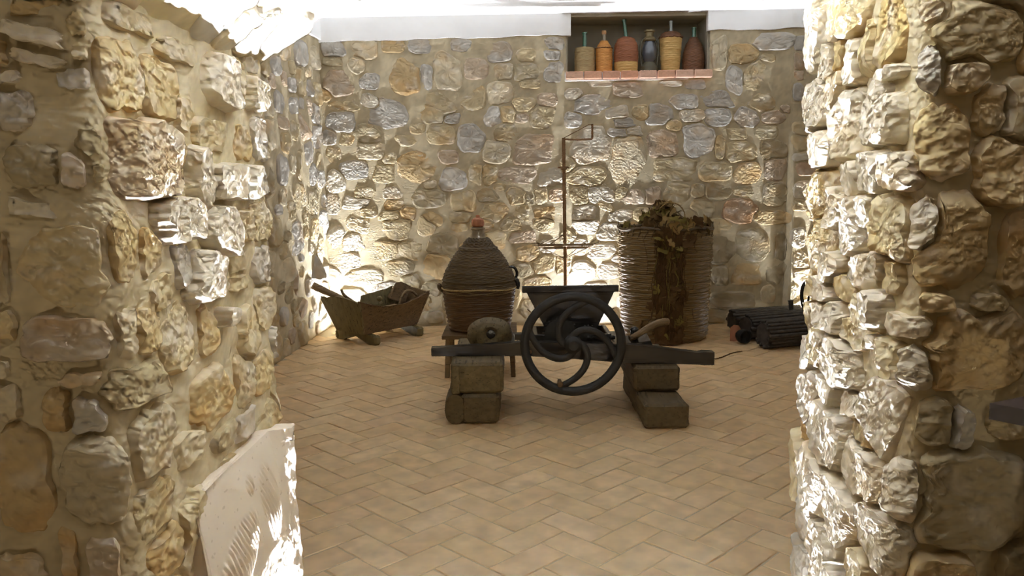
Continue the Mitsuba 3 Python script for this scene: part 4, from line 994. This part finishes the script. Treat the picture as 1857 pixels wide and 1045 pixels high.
put('stick', box(Q(.30, .08, .31), (.34, .04, .014), .004, np.stack([e1, e2, V(0, 0, 1)], 1)), 'wood_stick', t6)
put('prop', box(Q(.30, .09, .21), (.05, .05, .19), .006, np.stack([e1, e2, V(0, 0, 1)], 1)), 'wood_brown', t6)

# ------------------------------------------------------------------ dark ribbed rolls by the right end of the back wall
def roll(p, q, r, ribs, label, seed):
    k = thing('vine_bundle', label, 'bundle', 'dark stick bundles')
    p, q = np.array(p, float), np.array(q, float)
    d = (q - p) / np.linalg.norm(q - p)
    a = np.cross(d, (0, 0, 1)); a /= np.linalg.norm(a); b = np.cross(a, d)
    gg = np.random.default_rng(seed)
    put('core', tube([p, q], r * .80, 16), 'bark_dark', k, smooth=40)
    for i in range(ribs):
        th = 2 * np.pi * i / ribs
        rr = r * (.86 + .05 * gg.normal()); off = a * math.cos(th) * rr + b * math.sin(th) * rr
        j0, j1 = gg.uniform(-.03, .03, 2)
        rad = r * .155
        pts = [p + off + d * j0, (p + q) / 2 + off * (1 + .02 * gg.normal()), q + off + d * j1]
        for x in pts: x[2] = max(x[2], rad + .001)
        put('stick', tube(pts, rad, 7), 'bark_dark', k, smooth=True)
    return k
roll((2.12, 7.62, .112), (2.85, 7.80, .118), .108, 18, 'dark bundle of sticks closest to the back wall at right', 1)
roll((2.14, 7.22, .122), (2.98, 7.52, .125), .118, 20, 'ribbed dark bundle of sticks in the middle, between two other bundles', 2)
roll((2.19, 6.86, .125), (3.00, 7.14, .125), .122, 20, 'dark bundle of sticks nearest to the camera, partly hidden by the right jamb', 3)
sk = thing('iron_pot', 'small round black iron pot lying in front of the stick bundles', 'pot')
put('pot', lathe([(0, -.05), (.045, -.045), (.062, -.01), (.064, .02), (.055, .045), (.060, .055), (.052, .055), (.046, .03), (0, .01)], 24, (2.075, 7.09, .066), rot((1, 0, 0), math.pi / 2) @ rot((0, 1, 0), .3)), 'iron_black', sk)
sh = thing('terracotta_shard', 'small pinkish terracotta shard lying at the end of the dark bundles', 'shard')
put('shard', rough(hull([(1.99, 7.19, .0), (2.09, 7.18, .0), (2.10, 7.21, .10), (2.03, 7.21, .15), (2.0, 7.22, .12), (2.02, 7.24, 0), (2.09, 7.24, 0), (2.07, 7.20, .14)]), .003, 30, 2, .02), 'terracotta', sh)
hk = thing('sickle_hook', 'curved dark iron hook standing on the bundles beside the right jamb', 'hook')
put('blade', tube(curve([(2.685, 7.22, .25), (2.662, 7.24, .34), (2.655, 7.25, .43), (2.680, 7.25, .52), (2.725, 7.25, .55)], 22), [.016] * 18 + [.014, .012, .010, .007], 8), 'iron_black', hk, smooth=True)
put('blade', tube(curve([(2.705, 7.22, .25), (2.715, 7.24, .36), (2.728, 7.25, .46), (2.745, 7.25, .53)], 18), .009, 8), 'iron_black', hk, smooth=True)
put('tang', tube([(2.68, 7.21, .24), (2.695, 7.22, .27)], .02, 8), 'iron_black', hk)
pg = thing('wooden_peg', 'short dark peg standing up between the stick bundles and the hook', 'peg')
put('peg', tube([(2.63, 7.42, .242), (2.62, 7.42, .30), (2.615, 7.42, .335)], [.026, .022, .024], 9), 'bark_dark', pg)

# ------------------------------------------------------------------ bottles and lantern in the niche
NY = 8.215; NB = SILL_Z
def bottle(name, cx_, prof, weave_mat, label, stakes, row, amp, neck, neck_mat, tilt=0, seed=0, extra=None):
    k = thing(name, label, 'bottle', 'wicker bottles in the niche')
    c = (cx_, NY, NB)
    put('wicker_jacket', wicker([(.02, .003)] + prof, c, stakes, row, amp, n=stakes * 4, seed=seed, jitter=.0012), weave_mat, k, smooth=True)
    h0 = prof[-1][1]
    R = rot((0, 1, 0), tilt)
    put('neck', lathe([(neck[0] * 1.4, -.03), (neck[0], .01), (neck[0] * .92, neck[1] * .9), (neck[0] * 1.25, neck[1] * .9), (neck[0] * 1.25, neck[1]), (neck[0] * .7, neck[1])], 20, (cx_, NY, NB + h0 - .005), R), neck_mat, k)
    return k
b1 = bottle('flask', .752, [(.098, .003), (.100, .12), (.098, .232), (.09, .243), (.03, .25)], 'wicker_straw', 'straw covered flask with a green glass neck, leftmost in the niche', 20, .012, .003, (.020, .15), 'green_glass', seed=1)
b2 = bottle('flask', .945, [(.080, .003), (.083, .12), (.081, .235), (.07, .245), (.055, .28), (.032, .31)], 'wicker_orange', 'orange wicker flask with a cork stopper in the niche', 18, .012, .003, (.017, .07), 'amber_glass', seed=2)
put('cork', lathe([(0, .37), (.022, .372), (.026, .39), (.020, .41), (0, .412)], 16, (.945, NY, NB)), 'cork', b2)
put('wire_band', tube([V(.945, NY, NB + .237) + V(.086 * math.cos(a), .086 * math.sin(a), 0) for a in np.linspace(0, 2 * np.pi, 30, endpoint=False)], .004, 6, closed=True), 'wicker_umber', b2)
b3 = bottle('flask', 1.165, [(.118, .10), (.121, .18), (.112, .27), (.082, .325), (.035, .345)], 'wicker_red', 'reddish brown wicker demijohn with a tilted green neck, left of the lantern', 24, .011, .003, (.018, .175), 'green_glass', tilt=-.13, seed=3)
put('base_band', wicker([(.02, .003), (.112, .003), (.118, .10)], (1.165, NY, NB), 20, .012, .003, seed=4), 'wicker_yellow', b3, 'pale woven base', smooth=True)
b5 = bottle('flask', 1.608, [(.086, .003), (.095, .1), (.112, .33)], 'wicker_yellow', 'tall tapered yellow wicker bottle with a pale neck, right of the lantern', 16, .02, .004, (.017, .17), 'pale_glass', seed=5)
put('shoulder', wicker([(.112, .33), (.098, .365), (.06, .385), (.03, .39)], (1.608, NY, NB), 22, .010, .0025, seed=6), 'wicker_umber', b5, 'dark woven shoulder', smooth=True)
put('rim', tube([V(1.608, NY, NB + .332) + V(.114 * math.cos(a), .114 * math.sin(a), .004 * math.sin(12 * a)) for a in np.linspace(0, 2 * np.pi, 48, endpoint=False)], .008, 6, closed=True), 'wicker_umber', b5)
b6 = bottle('flask', 1.838, [(.100, .003), (.107, .10), (.104, .17), (.08, .26), (.045, .315), (.03, .335)], 'wicker_umber', 'squat dark brown wicker demijohn, rightmost in the niche', 22, .012, .004, (.020, .10), 'green_glass', seed=7)
ln = thing('lantern', 'dark hurricane lantern standing between the wicker bottles in the niche', 'lantern')
lc = (1.397, NY, NB)
put('font', lathe([(0, .0), (.075, .0), (.082, .01), (.082, .055), (.060, .085), (.045, .10), (0, .10)], 28, lc), 'lantern_paint', ln)
put('globe', lathe([(.045, .10), (.062, .13), (.072, .18), (.066, .24), (.048, .29), (.044, .30)], 28, lc), 'lantern_glass', ln, 'bluish grey glass globe')
put('chimney', lathe([(.050, .30), (.062, .31), (.062, .325), (.040, .345), (.040, .385), (.055, .392), (.050, .41), (.0, .42)], 28, lc), 'brass_dull', ln)
for s in (-1, 1):
    put('side_tube', tube(curve([V(*lc) + V(s * .076, 0, .05), V(*lc) + V(s * .086, 0, .15), V(*lc) + V(s * .084, 0, .28), V(*lc) + V(s * .05, 0, .335)], 16), .010, 8), 'lantern_paint', ln, smooth=True)
for a in np.linspace(0, np.pi, 4, endpoint=False):
    put('guard_wire', tube(curve([V(*lc) + V(math.cos(a) * .052, math.sin(a) * .052, .11), V(*lc) + V(math.cos(a) * .079, math.sin(a) * .079, .19), V(*lc) + V(math.cos(a) * .052, math.sin(a) * .052, .30)], 10), .0028, 6), 'lantern_paint', ln)

# ------------------------------------------------------------------ cream slab against the left jamb
sl = thing('stone_slab', 'cream stone slab standing on the floor against the left jamb', 'slab')
def slab():
    plan = [(-.802, 1.845), (-.755, 1.838), (-.748, 1.846), (-.742, 2.05), (-.741, 2.25), (-.738, 2.36), (-.715, 2.46), (-.735, 2.51), (-.802, 2.50)]
    plan = [(x + .018 if x > -.79 else x, y) for x, y in plan]
    from shapely.geometry import Polygon
    m = trimesh.creation.extrude_polygon(Polygon(plan), .745, engine='earcut')
    v, f = trimesh.remesh.subdivide_to_size(m.vertices, m.faces, .010, max_iter=12)
    m = trimesh.Trimesh(v, f); m.merge_vertices()
    v = np.array(m.vertices); y, z = v[:, 1], v[:, 2]
    face = np.clip((v[:, 0] + .762) / .03, 0, 1)
    bulge = .045 * (1 - ((z - .33) / .40) ** 2) - .026 - .020 * np.clip((2.34 - y) / .46, 0, 1) ** 2  # bulge shaped to keep the foot lamp off the upper face
    wave = .006 * (meshkit.fbm(np.c_[y * 4, z * 4, 0 * y] + 3, 3) - .5)
    comb = 0
    for (cy, cz, ry, rz, amp, tilt_) in ((2.00, .505, .16, .085, .010, .35), (2.26, .565, .075, .12, .008, -.2), (2.14, .66, .03, .03, .004, 0)):   # trowelled humps with comb marks, shaped to catch the lamp in lit patches
        q = ((y - cy) / ry) ** 2 + ((z - cz - tilt_ * (y - cy)) / rz) ** 2
        hump = np.clip(1 - q, 0, 1)
        comb = comb + amp * hump + .0028 * np.sin((y + .4 * z) * 330 + 5 * meshkit.noise(np.c_[y * 20, z * 20, 0 * y])) * np.clip(hump * 3, 0, 1)
    rg = np.clip((y - 2.36) / .08, 0, 1)
    ragged = .03 * (meshkit.fbm(np.c_[y * 16, z * 16, v[:, 0] * 10], 4) - .5) * rg
    v[:, 0] += face * (bulge * (1 - rg) + wave + comb + ragged)
    v[:, 2] -= np.where(z > .70, .022 * np.clip((y - 2.36) / .1, 0, 1), 0)
    m.vertices = v
    return m
put('slab', slab(), 'cream_stone', sl, smooth=40)

# ------------------------------------------------------------------ dark table whose corner juts into view at the right
tb = thing('table', 'corner of a dark wooden tabletop jutting in at the right edge', 'table')
tp = [(.868, 1.40), (1.03, 1.585), (1.75, 1.30), (1.55, .72), (.95, 1.10)]
from shapely.geometry import Polygon
m = trimesh.creation.extrude_polygon(Polygon([(.866, 1.41), (1.12, 1.53), (1.90, 1.20), (1.55, .62)]), .03, engine='earcut'); m.apply_translation((0, 0, 1.055))
put('tabletop', m, 'table_wood', tb, smooth=False)
for (x, y) in ((1.02, 1.40), (1.16, 1.46), (1.78, 1.16), (1.54, .74)):
    put('leg', box((x, y, .5275), (.05, .05, 1.055), .004), 'table_wood', tb)
